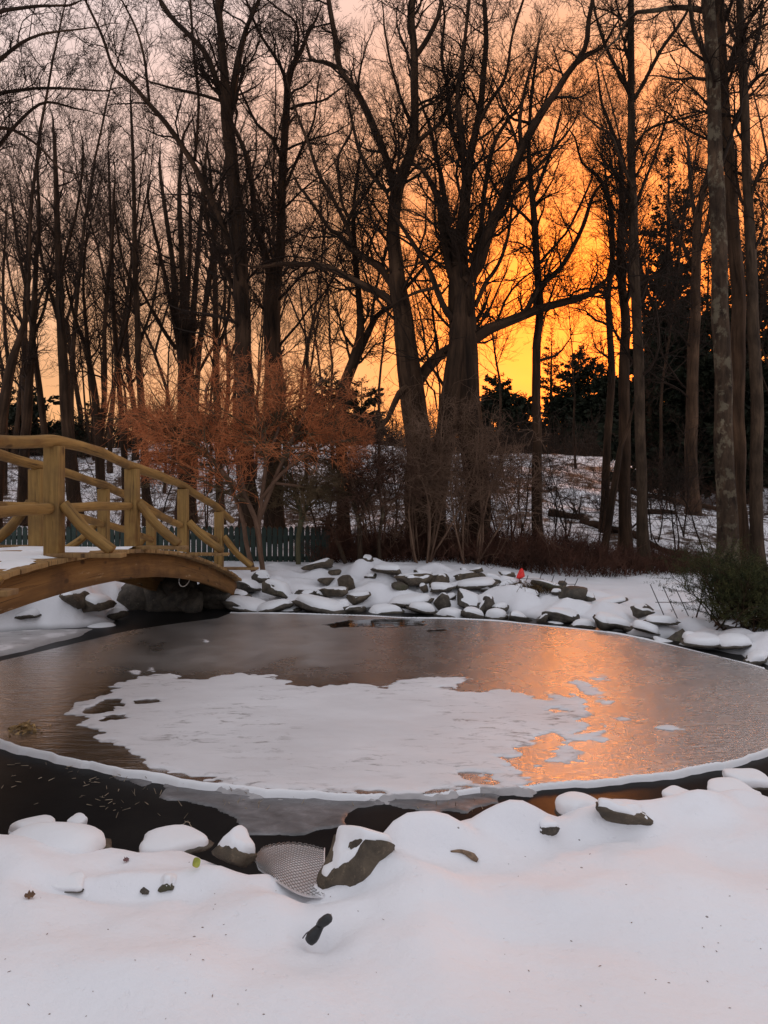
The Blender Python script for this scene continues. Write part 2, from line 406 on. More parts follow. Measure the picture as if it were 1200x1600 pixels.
def mat_ground():
    m, nt, N, L, b = newmat('snow_ground'); p = posn(N)
    sep = N.new('ShaderNodeSeparateXYZ'); L.new(p, sep.inputs[0])
    n1 = nz(N, L, p, 1.1, 4); c = ramp(N, L, n1, ((.3, (.745, .735, .755)), (.7, (.81, .805, .825)))).outputs[0]
    # faint wind-blown dust on the open snow
    nd = nz(N, L, p, 2.2, 5, .6, (1, 1.6, 1)); c = mixc(N, L, mrange(N, L, nd, .60, .78, 0, .16), c, (.52, .42, .36))
    # grains of bark and seed on the near snow
    vo = N.new('ShaderNodeTexVoronoi'); vo.inputs['Scale'].default_value = 7.0; L.new(p, vo.inputs['Vector'])
    wn = N.new('ShaderNodeTexWhiteNoise'); L.new(vo.outputs['Position'], wn.inputs['Vector'])
    sz = mmath(N, L, 'MULTIPLY', mrange(N, L, wn.outputs['Value'], .25, 1.0), .040)
    sp = mmath(N, L, 'LESS_THAN', vo.outputs['Distance'], sz)
    c = mixc(N, L, mmath(N, L, 'MULTIPLY', sp, .8), c, (.10, .075, .06))
    # woodland floor: leaf litter poking through
    wood = mrange(N, L, sep.outputs['Y'], 14.6, 18.5)
    l1 = nz(N, L, p, 2.4, 8, .72, (1, 1, 1.0), .4); l2 = nz(N, L, p, .42, 4, .6)
    th = mmath(N, L, 'ADD', mmath(N, L, 'MULTIPLY', l2, .45), mmath(N, L, 'MULTIPLY', l1, .72))
    f = mmath(N, L, 'MULTIPLY', mrange(N, L, th, .560, .64), wood)
    lc = ramp(N, L, nz(N, L, p, 14, 3), ((.3, (.022, .013, .008)), (.7, (.085, .05, .03)))).outputs[0]
    c = mixc(N, L, f, c, lc)
    # below the water line: mud
    mud = mrange(N, L, sep.outputs['Z'], -.36, -.22, 1, 0)
    nm = nz(N, L, p, 9, 6, .7); mud2 = mmath(N, L, 'MULTIPLY', mud, mrange(N, L, sep.outputs['Y'], 14, 15, 1, 0))
    c = mixc(N, L, mud2, c, ramp(N, L, nm, ((.3, (.012, .011, .010)), (.7, (.035, .030, .025)))).outputs[0])
    L.new(c, b.inputs['Base Color']); b.inputs['Roughness'].default_value = .65; b.inputs['Specular IOR Level'].default_value = .22
    k = bump(N, L, None, nz(N, L, p, 7, 6, .6), .4, .035); k = bump(N, L, None, mrange(N, L, nz(N, L, p, 20, 3, .6), .62, .75, 1, 0), .25, .012, k); bump(N, L, b, nz(N, L, p, 150, 3, .6), .2, .004, k)
    return m
def geo(a, b, first, ratio):
    o = []; s = first; v = a
    while v < b: v += s; o.append(v); s *= ratio
    return o
def ground():
    right = geo(8.0, 300, .1, 1.13); xs = np.array([-v for v in right[::-1]] + list(np.arange(-8, 8.001, .06)) + right)
    ys = np.array([-v for v in geo(0, 260, .15, 1.2)[::-1]] + list(np.arange(0, 2.2, .1)) + list(np.arange(2.2, 5.4, .028)) + list(np.arange(5.4, 15, .06)) + geo(15, 420, .1, 1.022))
    X, Y = np.meshgrid(xs, ys); Z = height(X, Y)
    ny, nx = X.shape; V = np.stack([X, Y, Z], -1).reshape(-1, 3)
    i = (np.arange(ny - 1)[:, None] * nx + np.arange(nx - 1)[None]).ravel()
    q = np.stack([i, i + 1, i + nx + 1, i + nx], 1)
    o = mesh_np('snow_ground', V, [q], mat_ground()); struct(o); o['label'] = 'snow covered garden ground rising to a wooded hillside'; return o
ground()

def mat_water():
    m, nt, N, L, b = newmat('dark_water'); p = posn(N)
    n1 = nz(N, L, p, 1.4, 5, .6); c = ramp(N, L, n1, ((.3, (.008, .008, .009)), (.7, (.020, .019, .018)))).outputs[0]
    L.new(c, b.inputs['Base Color']); b.inputs['Roughness'].default_value = .30; b.inputs['IOR'].default_value = 1.16; b.inputs['Specular IOR Level'].default_value = .22
    bump(N, L, b, nz(N, L, p, 14, 4, .6), .06, .01); return m
def sheet(name, poly, z, mat, thick=0, res=None):
    bm = bmesh.new(); vs = [bm.verts.new((x, y, z)) for x, y in poly]; f = bm.faces.new(vs)
    if f.normal.z < 0: f.normal_flip()
    if thick:
        r = bmesh.ops.extrude_face_region(bm, geom=[f]); 
        for e in r['geom']:
            if isinstance(e, bmesh.types.BMVert): e.co.z -= thick
        bmesh.ops.recalc_face_normals(bm, faces=bm.faces[:])
    me = bpy.data.meshes.new(name); bm.to_mesh(me); bm.free(); me.materials.append(mat)
    o = bpy.data.objects.new(name, me); COL.objects.link(o); return o
wbox = np.array([(-9.5, 3.2), (7.5, 3.2), (7.5, 14.6), (-9.5, 14.6)])
o = struct(sheet('pond_water', wbox, WZ, mat_water())); o['label'] = 'dark open pond water around the ice'

def mat_ice():
    m, nt, N, L, b = newmat('pond_ice'); p = posn(N)
    sep = N.new('ShaderNodeSeparateXYZ'); L.new(p, sep.inputs[0])
    # clear dark ice on the left, grey milky ice at the far middle, brown ice right
    n1 = nz(N, L, p, .55, 5, .6, (1, .8, 1), .5); n2 = nz(N, L, p, 3.2, 6, .65, (1, 1, 1), .3)
    milky = mmath(N, L, 'MULTIPLY', mrange(N, L, n1, .42, .60), mrange(N, L, sep.outputs['X'], -3.6, -2.4))
    c = ramp(N, L, n2, ((.3, (.008, .006, .005)), (.7, (.026, .018, .013)))).outputs[0]
    far = mmath(N, L, 'MULTIPLY', mrange(N, L, sep.outputs['Y'], 7.0, 8.4), mrange(N, L, sep.outputs['X'], -.9, .2, 1, 0))
    fm = mmath(N, L, 'MULTIPLY', mmath(N, L, 'MULTIPLY', far, mrange(N, L, sep.outputs['X'], -3.7, -2.7)), mrange(N, L, n1, .32, .5, .35, 1))
    c = mixc(N, L, mmath(N, L, 'MULTIPLY', milky, .35), c, (.14, .115, .10))
    c = mixc(N, L, mmath(N, L, 'MULTIPLY', fm, .85), c, (.21, .20, .195))
    # frost streaks to the right
    n3 = nz(N, L, p, 2.0, 6, .7, (.45, 1.5, 1), .6)
    st = mmath(N, L, 'MULTIPLY', mrange(N, L, n3, .50, .66), mrange(N, L, sep.outputs['X'], 1.7, 2.8))
    c = mixc(N, L, mmath(N, L, 'MULTIPLY', st, .5), c, (.22, .18, .16))
    L.new(c, b.inputs['Base Color'])
    ro = mmath(N, L, 'ADD', mmath(N, L, 'ADD', mrange(N, L, n2, .3, .7, .14, .22), mrange(N, L, sep.outputs['X'], -1.2, .4, 0, .08)), mmath(N, L, 'MULTIPLY', fm, .18))
    L.new(ro, b.inputs['Roughness']); b.inputs['IOR'].default_value = ICE_IOR
    h1 = nz(N, L, p, 9, 4, .6, (.5, 1.7, 1), .6); k = bump(N, L, None, h1, ICE_B1, .02)
    h2 = nz(N, L, p, 40, 3, .6, (.45, 1.5, 1), .8)
    s2 = mrange(N, L, sep.outputs['X'], -.4, 1.6, .10, 1.0)
    k2 = N.new('ShaderNodeBump'); k2.inputs['Distance'].default_value = .012; L.new(mmath(N, L, 'MULTIPLY', s2, ICE_B2), k2.inputs['Strength']); L.new(h2, k2.inputs['Height']); L.new(k, k2.inputs['Normal'])
    L.new(k2.outputs[0], b.inputs['Normal']); return m
ICE_IOR = 8.0; ICE_B1 = .34; ICE_B2 = 1.0
NEAR_RIM = [(-220, 1110), (-100, 1140), (-40, 1150), (0, 1158), (50, 1172), (130, 1190), (200, 1204), (300, 1221), (400, 1233), (520, 1240), (640, 1240), (760, 1231), (880, 1222), (1000, 1212), (1100, 1197), (1160, 1184), (1200, 1170), (1262, 1140), (1280, 1112)]
FAR_RIM = [(1262, 1066), (1190, 1044), (1150, 1033), (1050, 1009), (960, 990), (860, 979), (780, 971), (700, 967), (640, 966), (560, 962), (450, 959), (360, 958)]
LEFT_RIM = [(340, 966), (270, 975), (200, 986), (140, 1000), (60, 1019), (0, 1033), (-60, 1050), (-200, 1085)]
def smooth2(pts, n, z): return spline(w2(pts, z), n)
near = smooth2(NEAR_RIM, 120, IZ); far = smooth2(FAR_RIM, 70, IZ); left = smooth2(LEFT_RIM, 40, IZ)
_j = np.arange(len(near)); near_j = near + np.stack([0 * _j, .012 * np.sin(_j * .9) + .008 * np.sin(_j * 2.3)], 1)
ICE = np.concatenate([near_j, far, left])
o = struct(sheet('pond_ice', ICE, IZ, mat_ice(), .03)); o['label'] = 'frozen pond surface of brown and grey ice reflecting the sunset'

# snow lying on the ice: height field whose edge dips under the ice
def hfield(name, polys, holes, z0, hmax, mat, res, warp=.03, wf=3.0, edge=.05, rough=.004, strips=(), fine=0.0):
    allp = np.concatenate(list(polys) + [s[0] for s in strips])
    lo, hi = allp.min(0) - .12, allp.max(0) + .12
    xs = np.arange(lo[0], hi[0], res); ys = np.arange(lo[1], hi[1], res * 1.0)
    X, Y = np.meshgrid(xs, ys); P = np.stack([X.ravel(), Y.ravel()], 1)
    Pw = P + warp * np.stack([noise2(P[:, 0], P[:, 1], wf, 0, 3), noise2(P[:, 0], P[:, 1], wf, 1, 3)], 1)
    d = np.full(len(P), 9.0)
    for q in polys: d = np.minimum(d, sdf(Pw, q))
    for line, r in strips:                         # ridge along a line with radius r
        dd = np.full(len(P), 9.0)
        for a, b in zip(line[:-1], line[1:]):
            e = b - a; w = P - a; t = np.clip((w @ e) / (e @ e), 0, 1); dd = np.minimum(dd, np.linalg.norm(w - t[:, None] * e, axis=1))
        rr = r * (1 + .45 * noise2(P[:, 0], P[:, 1], 1.3, 3, 2)); d = np.minimum(d, dd - rr)
    for q in holes: d = np.maximum(d, -sdf(Pw, q))
    d = d + fine * (.03 * noise2(P[:, 0], P[:, 1] * 1.8, 4.0, 4, 3) + .016 * noise2(P[:, 0], P[:, 1] * 1.6, 13.0, 2, 2))
    t = np.clip(-d / edge, -1, 1)
    z = z0 + np.where(t > 0, hmax * (1 - (1 - t) ** 2), t * .075)
    z = z + np.where(t > .2, 1, 0) * rough * noise2(P[:, 0] , P[:, 1], 2.5, 2, 3)
    ny, nx = X.shape; V = np.stack([P[:, 0], P[:, 1], z], 1)
    i = (np.arange(ny - 1)[:, None] * nx + np.arange(nx - 1)[None]).ravel()
    q = np.stack([i, i + 1, i + nx + 1, i + nx], 1); keep = (d[q] < .06).any(1); q = q[keep]
    use = np.unique(q); rm = np.full(len(V), -1); rm[use] = np.arange(len(use))
    return mesh_np(name, V[use], [rm[q]], mat)
def mat_icesnow():
    m, nt, N, L, b = newmat('snow_on_ice'); p = posn(N)
    n1 = nz(N, L, p, 1.0, 5, .6, (1, 2.0, 1)); c = ramp(N, L, n1, ((.3, (.60, .575, .58)), (.7, (.72, .70, .71)))).outputs[0]
    n2 = nz(N, L, p, 6.0, 8, .75, (.8, 2.2, 1), .6); n3 = nz(N, L, p, .9, 4, .6)
    f = mmath(N, L, 'MULTIPLY', mrange(N, L, n2, .52, .66), mrange(N, L, n3, .40, .58))
    c = mixc(N, L, mmath(N, L, 'MULTIPLY', f, .9), c, (.20, .175, .165))
    sep = N.new('ShaderNodeSeparateXYZ'); L.new(p, sep.inputs[0])      # thin film of snow lets the grey ice through
    thin = mmath(N, L, 'ADD', sep.outputs['Z'], mmath(N, L, 'MULTIPLY', mmath(N, L, 'SUBTRACT', nz(N, L, p, 5, 7, .7, (.8, 1.8, 1), .4), .5), .014))
    c = mixc(N, L, mrange(N, L, thin, IZ - .002, IZ + .005, .6, 0), c, (.20, .185, .18))
    L.new(c, b.inputs['Base Color']); b.inputs['Roughness'].default_value = .6; b.inputs['Specular IOR Level'].default_value = .25
    k = bump(N, L, None, n2, .5, .012); bump(N, L, b, nz(N, L, p, 60, 4, .65), .3, .006, k); return m
M_icesnow = mat_icesnow()
SNOWP = [(110, 1103), (165, 1086), (225, 1064), (300, 1060), (372, 1053), (430, 1057), (452, 1066), (505, 1072), (560, 1068), (600, 1073), (625, 1062), (668, 1058), (728, 1060), (700, 1076), (745, 1082), (800, 1081), (838, 1090), (852, 1083),
         (900, 1084), (925, 1108), (930, 1116), (912, 1124), (905, 1137), (872, 1146), (815, 1170), (780, 1190), (808, 1204), (830, 1222), (790, 1227), (700, 1233), (640, 1237), (520, 1237), (400, 1230), (300, 1217), (235, 1207), (212, 1200), (185, 1165), (150, 1152), (175, 1146), (128, 1132), (135, 1118), (102, 1118)]
ISL = [[(885, 1062), (900, 1064), (915, 1068), (942, 1080), (938, 1088), (920, 1086), (905, 1074), (884, 1068)], [(850, 1174), (880, 1170), (890, 1150), (905, 1146), (928, 1140), (946, 1133), (942, 1143), (930, 1150), (908, 1156), (898, 1170), (912, 1179), (890, 1190), (862, 1188), (884, 1180)],
       [(928, 1150), (948, 1154), (944, 1160), (930, 1157)], [(935, 1092), (960, 1094), (955, 1099), (938, 1098)], [(968, 1122), (984, 1127), (980, 1133), (966, 1126)], [(195, 1048), (215, 1048), (212, 1055), (196, 1054)], [(232, 1044), (250, 1045), (245, 1050), (230, 1049)],
       [(180, 1070), (215, 1058), (270, 1054), (276, 1058), (240, 1068), (200, 1078)], [(915, 1048), (945, 1055), (944, 1062), (925, 1064), (938, 1058)], [(830, 1194), (850, 1195), (848, 1199), (832, 1198)], [(318, 998), (328, 999), (322, 1002)], [(1038, 1134), (1066, 1136), (1050, 1142), (1036, 1139)]]
HOLES = [[(205, 1092), (252, 1090), (250, 1096), (215, 1098), (200, 1096)], [(120, 1112), (150, 1098), (190, 1092), (192, 1102), (160, 1112), (130, 1118)], [(160, 1121), (195, 1114), (200, 1118), (172, 1126)], [(862, 1112), (878, 1108), (888, 1113), (870, 1117)], [(866, 1082), (894, 1088), (880, 1090)], [(720, 1208), (745, 1212), (780, 1215), (760, 1222), (730, 1216)],
         [(150, 1168), (182, 1170), (204, 1192), (160, 1188)]]
far_line = smooth2([(p[0], p[1] - 1) for p in FAR_RIM], 60, IZ)
o = struct(hfield('snow_on_ice', [w2(p, IZ) for p in [SNOWP] + ISL], [w2(p, IZ) for p in HOLES], IZ, .012, M_icesnow, .013, .035, 2.6, .10, .003,
                  [], 1.0))
o['label'] = 'thin white snow patch on the pond ice with ragged edges'
o = struct(hfield('ice_rim', [], [], IZ, .016, M_snow, .011, 0, 2.6, .035, .002, [(near_j[8:], .014), (far_line[4:], .012)])); o['label'] = 'white raised snow rim along the edge of the ice'
# wet melt patch on the ice under the far bank
def mat_melt():
    m, nt, N, L, b = newmat('melt_water'); b.inputs['Base Color'].default_value = (.008, .006, .005, 1); b.inputs['Roughness'].default_value = .04; b.inputs['IOR'].default_value = 2.0
    bump(N, L, b, nz(N, L, posn(N), 5, 3, .5, (.5, 2.0, 1)), .10, .02); return m
o = struct(hfield('melt_water', [w2(q, IZ) for q in ([(500, 976), (540, 969), (590, 966), (650, 966), (668, 970), (655, 977), (610, 982), (560, 980), (520, 981)], [(655, 984), (690, 982), (700, 985), (670, 988)])], [], IZ, .003, mat_melt(), .02, .05, 3.0, .02, 0)); o['label'] = 'small wet melt patch on the ice beside the far bank'
# grey slush skin on the near water
def mat_slush():
    m, nt, N, L, b = newmat('slush'); p = posn(N)
    n1 = nz(N, L, p, 5, 7, .7, (1, 1.6, 1), .3); c = ramp(N, L, n1, ((.3, (.055, .052, .052)), (.55, (.14, .135, .138)), (.72, (.24, .23, .235)))).outputs[0]
    L.new(c, b.inputs['Base Color']); b.inputs['Roughness'].default_value = .45; bump(N, L, b, n1, .4, .012); return m
SL = [[(255, 1216), (320, 1227), (420, 1238), (520, 1244), (640, 1244), (760, 1236), (800, 1242), (760, 1262), (700, 1272), (640, 1262), (600, 1256), (570, 1270), (540, 1290), (460, 1305), (390, 1300), (360, 1276), (300, 1254), (268, 1246), (280, 1232)],
      [(180, 1210), (250, 1216), (235, 1224), (195, 1220)]]
o = struct(hfield('pond_slush', [w2(p, WZ) for p in SL], [], WZ, .008, mat_slush(), .02, .05, 3.0, .04, .001)); o['label'] = 'grey frozen slush strip between the ice edge and the near bank'
# grey snow shelf on the water beyond the bridge
o = struct(hfield('snow_shelf', [w2([(-160, 1010), (0, 990), (60, 986), (110, 985), (142, 984), (120, 994), (80, 1006), (30, 1018), (0, 1024), (-60, 1040), (-160, 1060)], WZ)], [], WZ, .035, M_icesnow, .03, .03, 2, .12, .003))
o['label'] = 'pale snow covered ice shelf under the left side of the bridge'
# ------------------------------------------------------------------ footbridge
M_log = mat_wood('peeled_log', (0.1747, 0.0943, 0.0253), (0.3319, 0.188, 0.0555), (0.1485, 0.0678, 0.0194))
M_post = mat_wood('post_wood', (0.1834, 0.1032, 0.0302), (0.3144, 0.1843, 0.0555), (0.1572, 0.0737, 0.0217), None, 34, .5)
M_beam = mat_wood('beam_wood', (0.1445, 0.0643, 0.0172), (0.2539, 0.122, 0.0352), (0.1051, 0.0429, 0.0141), (.42, .30, .17), 18, .5)
M_board = mat_wood('deck_board', (0.2097, 0.1143, 0.0422), (0.3494, 0.2064, 0.0785), (0.1485, 0.0737, 0.0302), None, 22, .4)
UV_ = np.array([.0895, 1.68]) / math.hypot(.0895, 1.68); VV_ = np.array([UV_[1], -UV_[0]])
def bp(t, off, z): p = np.array([-2.715, 6.3]) + np.array([.0895, 1.68]) * t + VV_ * off; return np.array([p[0], p[1], z])
def dz(t): return 1.02 - .072 * t * t
def rz_(t): return np.interp(abs(t), [0, .5, 1, 2, 3, 3.6], [1.975, 1.925, 1.825, 1.612, 1.272, 1.03])
def mz_(t): return np.interp(abs(t), [0, 1, 2, 3, 3.6], [1.418, 1.398, 1.115, .82, .6])
def bridge():
    rng = np.random.default_rng(3)
    root = thing('footbridge', 'rustic arched log footbridge with peeled rails and snowy deck spanning the pond inlet', 'bridge', (0, 0, 0))
    TA, TB = -3.55, 3.55
    AX = np.array([[UV_[0], UV_[1], 0], [VV_[0], VV_[1], 0], [0, 0, 1]])
    for off, sgn in ((.045, 1), (-1.045, -1)):
        ts = np.linspace(TA, TB, 60); V = []; T = []
        for k, t in enumerate(ts):
            top = dz(t) - .040; h = .27 - .03 * abs(t) / 3.5
            tang = np.array([UV_[0], UV_[1], -.144 * t / 1.68]); tang /= np.linalg.norm(tang)
            for (o, z) in ((off, top), (off, top - h), (off - .075, top - h), (off - .075, top)):
                V.append(bp(t, o, z)); T.append((o * 1.0, (z - top), t * 1.68))
        q = []
        for k in range(59):
            for a in range(4): b = (a + 1) % 4; q.append((k * 4 + a, k * 4 + b, k * 4 + 4 + b, k * 4 + 4 + a))
        n = len(V); q += [(3, 2, 1, 0), (n - 4, n - 3, n - 2, n - 1)]
        mesh_np('side_beam', V, [np.array(q)], M_beam, root, False, T)
    # boards
    mb = MB(); s = TA
    while s < TB:
        e = .052 * rng.uniform(-.25, .25); c = bp(s, -.5 + e, dz(s) - .019 + rng.uniform(-.003, .003))
        sl = -.144 * s / 1.68; a0 = np.array([UV_[0], UV_[1], sl]); a0 /= np.linalg.norm(a0); a1 = np.array([VV_[0], VV_[1], 0]); a2 = np.cross(a0, a1); a2 *= np.sign(a2[2])
        mb.box(c, (.136, 1.30, .038), [a0, a1, a2], .004); s += .0868
    deck = mb.build('deck', M_board, root, False)
    # snow on the deck
    ts = np.arange(TA + .02, TB, .012); os_ = np.linspace(-1.12, .085, 42); T_, O_ = np.meshgrid(ts, os_, indexing='ij')
    nn = noise2(T_ * 1.68, O_, 1.6, 3, 3); seam = np.abs(((T_ - TA) / .0868) % 1 - .5) * 2
    cover = sstep((.085 - O_ + nn * .09) / .10) * sstep((O_ + 1.12 + nn * .06) / .12) * sstep((.62 + nn * .35 - np.clip(np.abs(T_) - 2.9, 0, 1)) / .2)
    th = .002 + .022 * cover * (1 - .45 * sstep((seam - .8) / .2)) + .003 * nn * cover - .012 * (1 - sstep(cover / .1))
    Px = -2.715 + .0895 * T_ + VV_[0] * O_; Py = 6.3 + 1.68 * T_ + VV_[1] * O_; V = np.stack([Px, Py, dz(T_) + th], -1).reshape(-1, 3)
    nx = T_.shape[1]; i = (np.arange(T_.shape[0] - 1)[:, None] * nx + np.arange(nx - 1)[None]).ravel(); q = np.stack([i, i + nx, i + nx + 1, i + 1], 1)
    mesh_np('deck_snow', V, [q], M_snow, root)
    def log(name, pts, r, seed, mat=M_log, S=14):
        P = spline(pts, max(12, int(len(pts) * 9))); rr = r * (1 + .07 * noise3(P, 1.6, seed)); P = P + .5 * r * .25 * np.stack([noise3(P, 1.2, seed + 1), noise3(P, 1.2, seed + 2), noise3(P, 1.3, seed + 3)], -1)
        V, Fc, T = tubes(P[None], rr[None], S, True); V = V + .05 * r * noise3(V, 9, seed)[:, None] * (V - np.mean(V, 0)) * 0
        return mesh_np(name, V, Fc, mat, root, True, T + seed * 3.1)
    for side, off in ((0, 0.0), (1, -1.0)):
        sg = 1 if side == 0 else -1
        for k in (-3, -2, -1, 0, 1, 2, 3):
            w = .125 if k in (0, 1) else .118
            zt = rz_(k) - .045; zb = dz(k) - .0
            mb = MB(); c = bp(k, off + sg * .01, (zt + zb) / 2)
            mb.box(c, (w, w * 1.02, zt - zb), AX, .010); p = mb
            p.T = [np.stack([x[:, 0] * 1.0, x[:, 1], x[:, 2] * 1.0], 1) for x in [p.V[0]]]
            p.build('post', M_post, root, False)
            # outrigger board and brace
            mb = MB(); mb.box(bp(k, off + sg * .27, dz(k) + .018), (.13, .64, .034), AX, .004); mb.build('outrigger', M_board, root, False)
            log('brace', [bp(k, off + sg * .085, mz_(k) + .03), bp(k, off + sg * .28, (mz_(k) + dz(k)) / 2 + .02), bp(k, off + sg * .50, dz(k) + .055)], .047, k * 3 + side * 40 + 50)
            if k < 3:
                j = .075
                log('mid_rail', [bp(k + j * .5, off, mz_(k) + .005), bp(k + .5, off + .012, (mz_(k) + mz_(k + 1)) / 2 + .006), bp(k + 1 - j * .5, off, mz_(k + 1))], .043, k * 5 + side * 31 + 7)
        P = [bp(t, off + .012 * math.sin(t * 3.3 + side), rz_(t) + .008 * math.sin(t * 5 + side)) for t in np.linspace(-3.5, 3.5, 29)]
        log('top_rail', P, .049, 11 + side * 6, M_log, 16)
    return root
bridge()
# loop of pale cable hanging under the far end of the bridge
lp = [bp(2.05 + .13 * math.cos(a), .0, .42 + .085 * math.sin(a)) for a in np.linspace(1.5, 1.5 + 2 * math.pi * .98, 30)]
mb = MB(); mb.tube(lp, .006, 6)
tag(mb.build('cable_loop', mat_plain('pale_cable', (.33, .31, .28))), 'thin pale cable loop hanging below the far arch of the footbridge', 'cable')
# abutment stones carrying the far end, dark to stand in for shade
def norms(V, Fc):
    n = np.zeros_like(V); a, b, c = V[Fc[:, 0]], V[Fc[:, 1]], V[Fc[:, 2]]; fn = np.cross(b - a, c - a)
    for k in range(3): np.add.at(n, Fc[:, k], fn)
    return n / (np.linalg.norm(n, axis=1, keepdims=True) + 1e-12)
def rock(name, label, cat, pos, size, seed, mat, rz=0., tilt=0., roll=0., snow=0., thr=.35, group=None, cuts=7, base=None, rough=1.0, lump=False, boxy=0, nzs=.22):
    rng = np.random.default_rng(seed + 100); P, Fc = base or ICO2; p = P.copy()
    if boxy: p = np.sign(p) * np.abs(p) ** boxy; p /= np.abs(p).max()
    p *= (1 + .16 * rough * noise3(p, .55, seed) )[:, None]
    for _ in range(2 if lump else cuts):
        n = rng.normal(0, 1, 3); n[2] *= .7; n /= np.linalg.norm(n); d = rng.uniform(.42, .80)
        p -= n * (np.maximum(0, p @ n - d) * .9)[:, None]
    p *= (1 + .05 * rough * noise3(p, 2.0, seed + 2) + .022 * rough * noise3(p, 5.0, seed + 1))[:, None]
    p *= np.asarray(size) / 2 / (np.abs(p).max(0) * .5 + .5)
    for ang, ax in ((tilt, 1), (roll, 0), (rz, 2)):
        c, s = math.cos(ang), math.sin(ang)
        R = {0: [[1, 0, 0], [0, c, -s], [0, s, c]], 1: [[c, 0, s], [0, 1, 0], [-s, 0, c]], 2: [[c, -s, 0], [s, c, 0], [0, 0, 1]]}[ax]
        p = p @ np.array(R).T
    o = mesh_np(name, p, [Fc], mat); o.location = tuple(float(v) for v in pos); tag(o, label, cat, group)
    if snow > 0:
        N_ = norms(p, Fc); w = p + np.asarray(pos)
        f = sstep((N_[:, 2] - thr + nzs * noise3(w, 1.05 / max(size[0], .15), seed + 3) + nzs * .5 * noise3(w, 4.5 / max(size[0], .15), seed + 4)) / .20)
        t = snow * (1 + .35 * noise3(w, 2.5, seed + 1) + .14 * noise3(w, 1.9 / max(size[0], .15), seed + 2))
        q = p * (1 - .10 * (1 - f))[:, None]; q[:, 2] += f * t; q = q + N_ * (f * snow * .30)[:, None]
        for _ in range(3 if not lump else 6):            # soften
            acc = np.zeros_like(q); cnt = np.zeros(len(q))
            for a, b in ((0, 1), (1, 2), (2, 0)):
                np.add.at(acc, Fc[:, a], q[Fc[:, b]]); np.add.at(acc, Fc[:, b], q[Fc[:, a]]); np.add.at(cnt, Fc[:, a], 1); np.add.at(cnt, Fc[:, b], 1)
            q = q * (1 - .5 * f[:, None]) + (acc / cnt[:, None]) * .5 * f[:, None]
        mesh_np('snow_cap', q, [Fc], M_snow, o)
    return o
for k, px in enumerate((212, 252, 292)):  # added dark stones stand in for the black shade below the arch
    rock('arch_shade_stone', ('left', 'middle', 'right')[k] + ' one of three added dark stones standing in for shadow below the footbridge arch', 'stone', at(px, 938, 12.0 - .1 * k), (.72, .5, .62), 90 + k, M_rock_dark, boxy=.6, group='added stones standing in for arch shadow')
for k, (t, off, sz) in enumerate(((3.35, -.75, (.75, .6, .8)), (3.40, -.2, (.7, .6, .75)), (3.2, -.5, (.6, .5, .5)))):  # bridge end supports, dark rock in place of the shaded bank
    rock('arch_shade_stone', 'large stone darkened as shade, carrying the far footbridge end, ' + ('left one', 'right one', 'low one at the water')[k], 'stone', bp(t, off, (-.02, -.05, -.22)[k]), sz, 70 + k, M_rock_dark, group='stones carrying the footbridge')

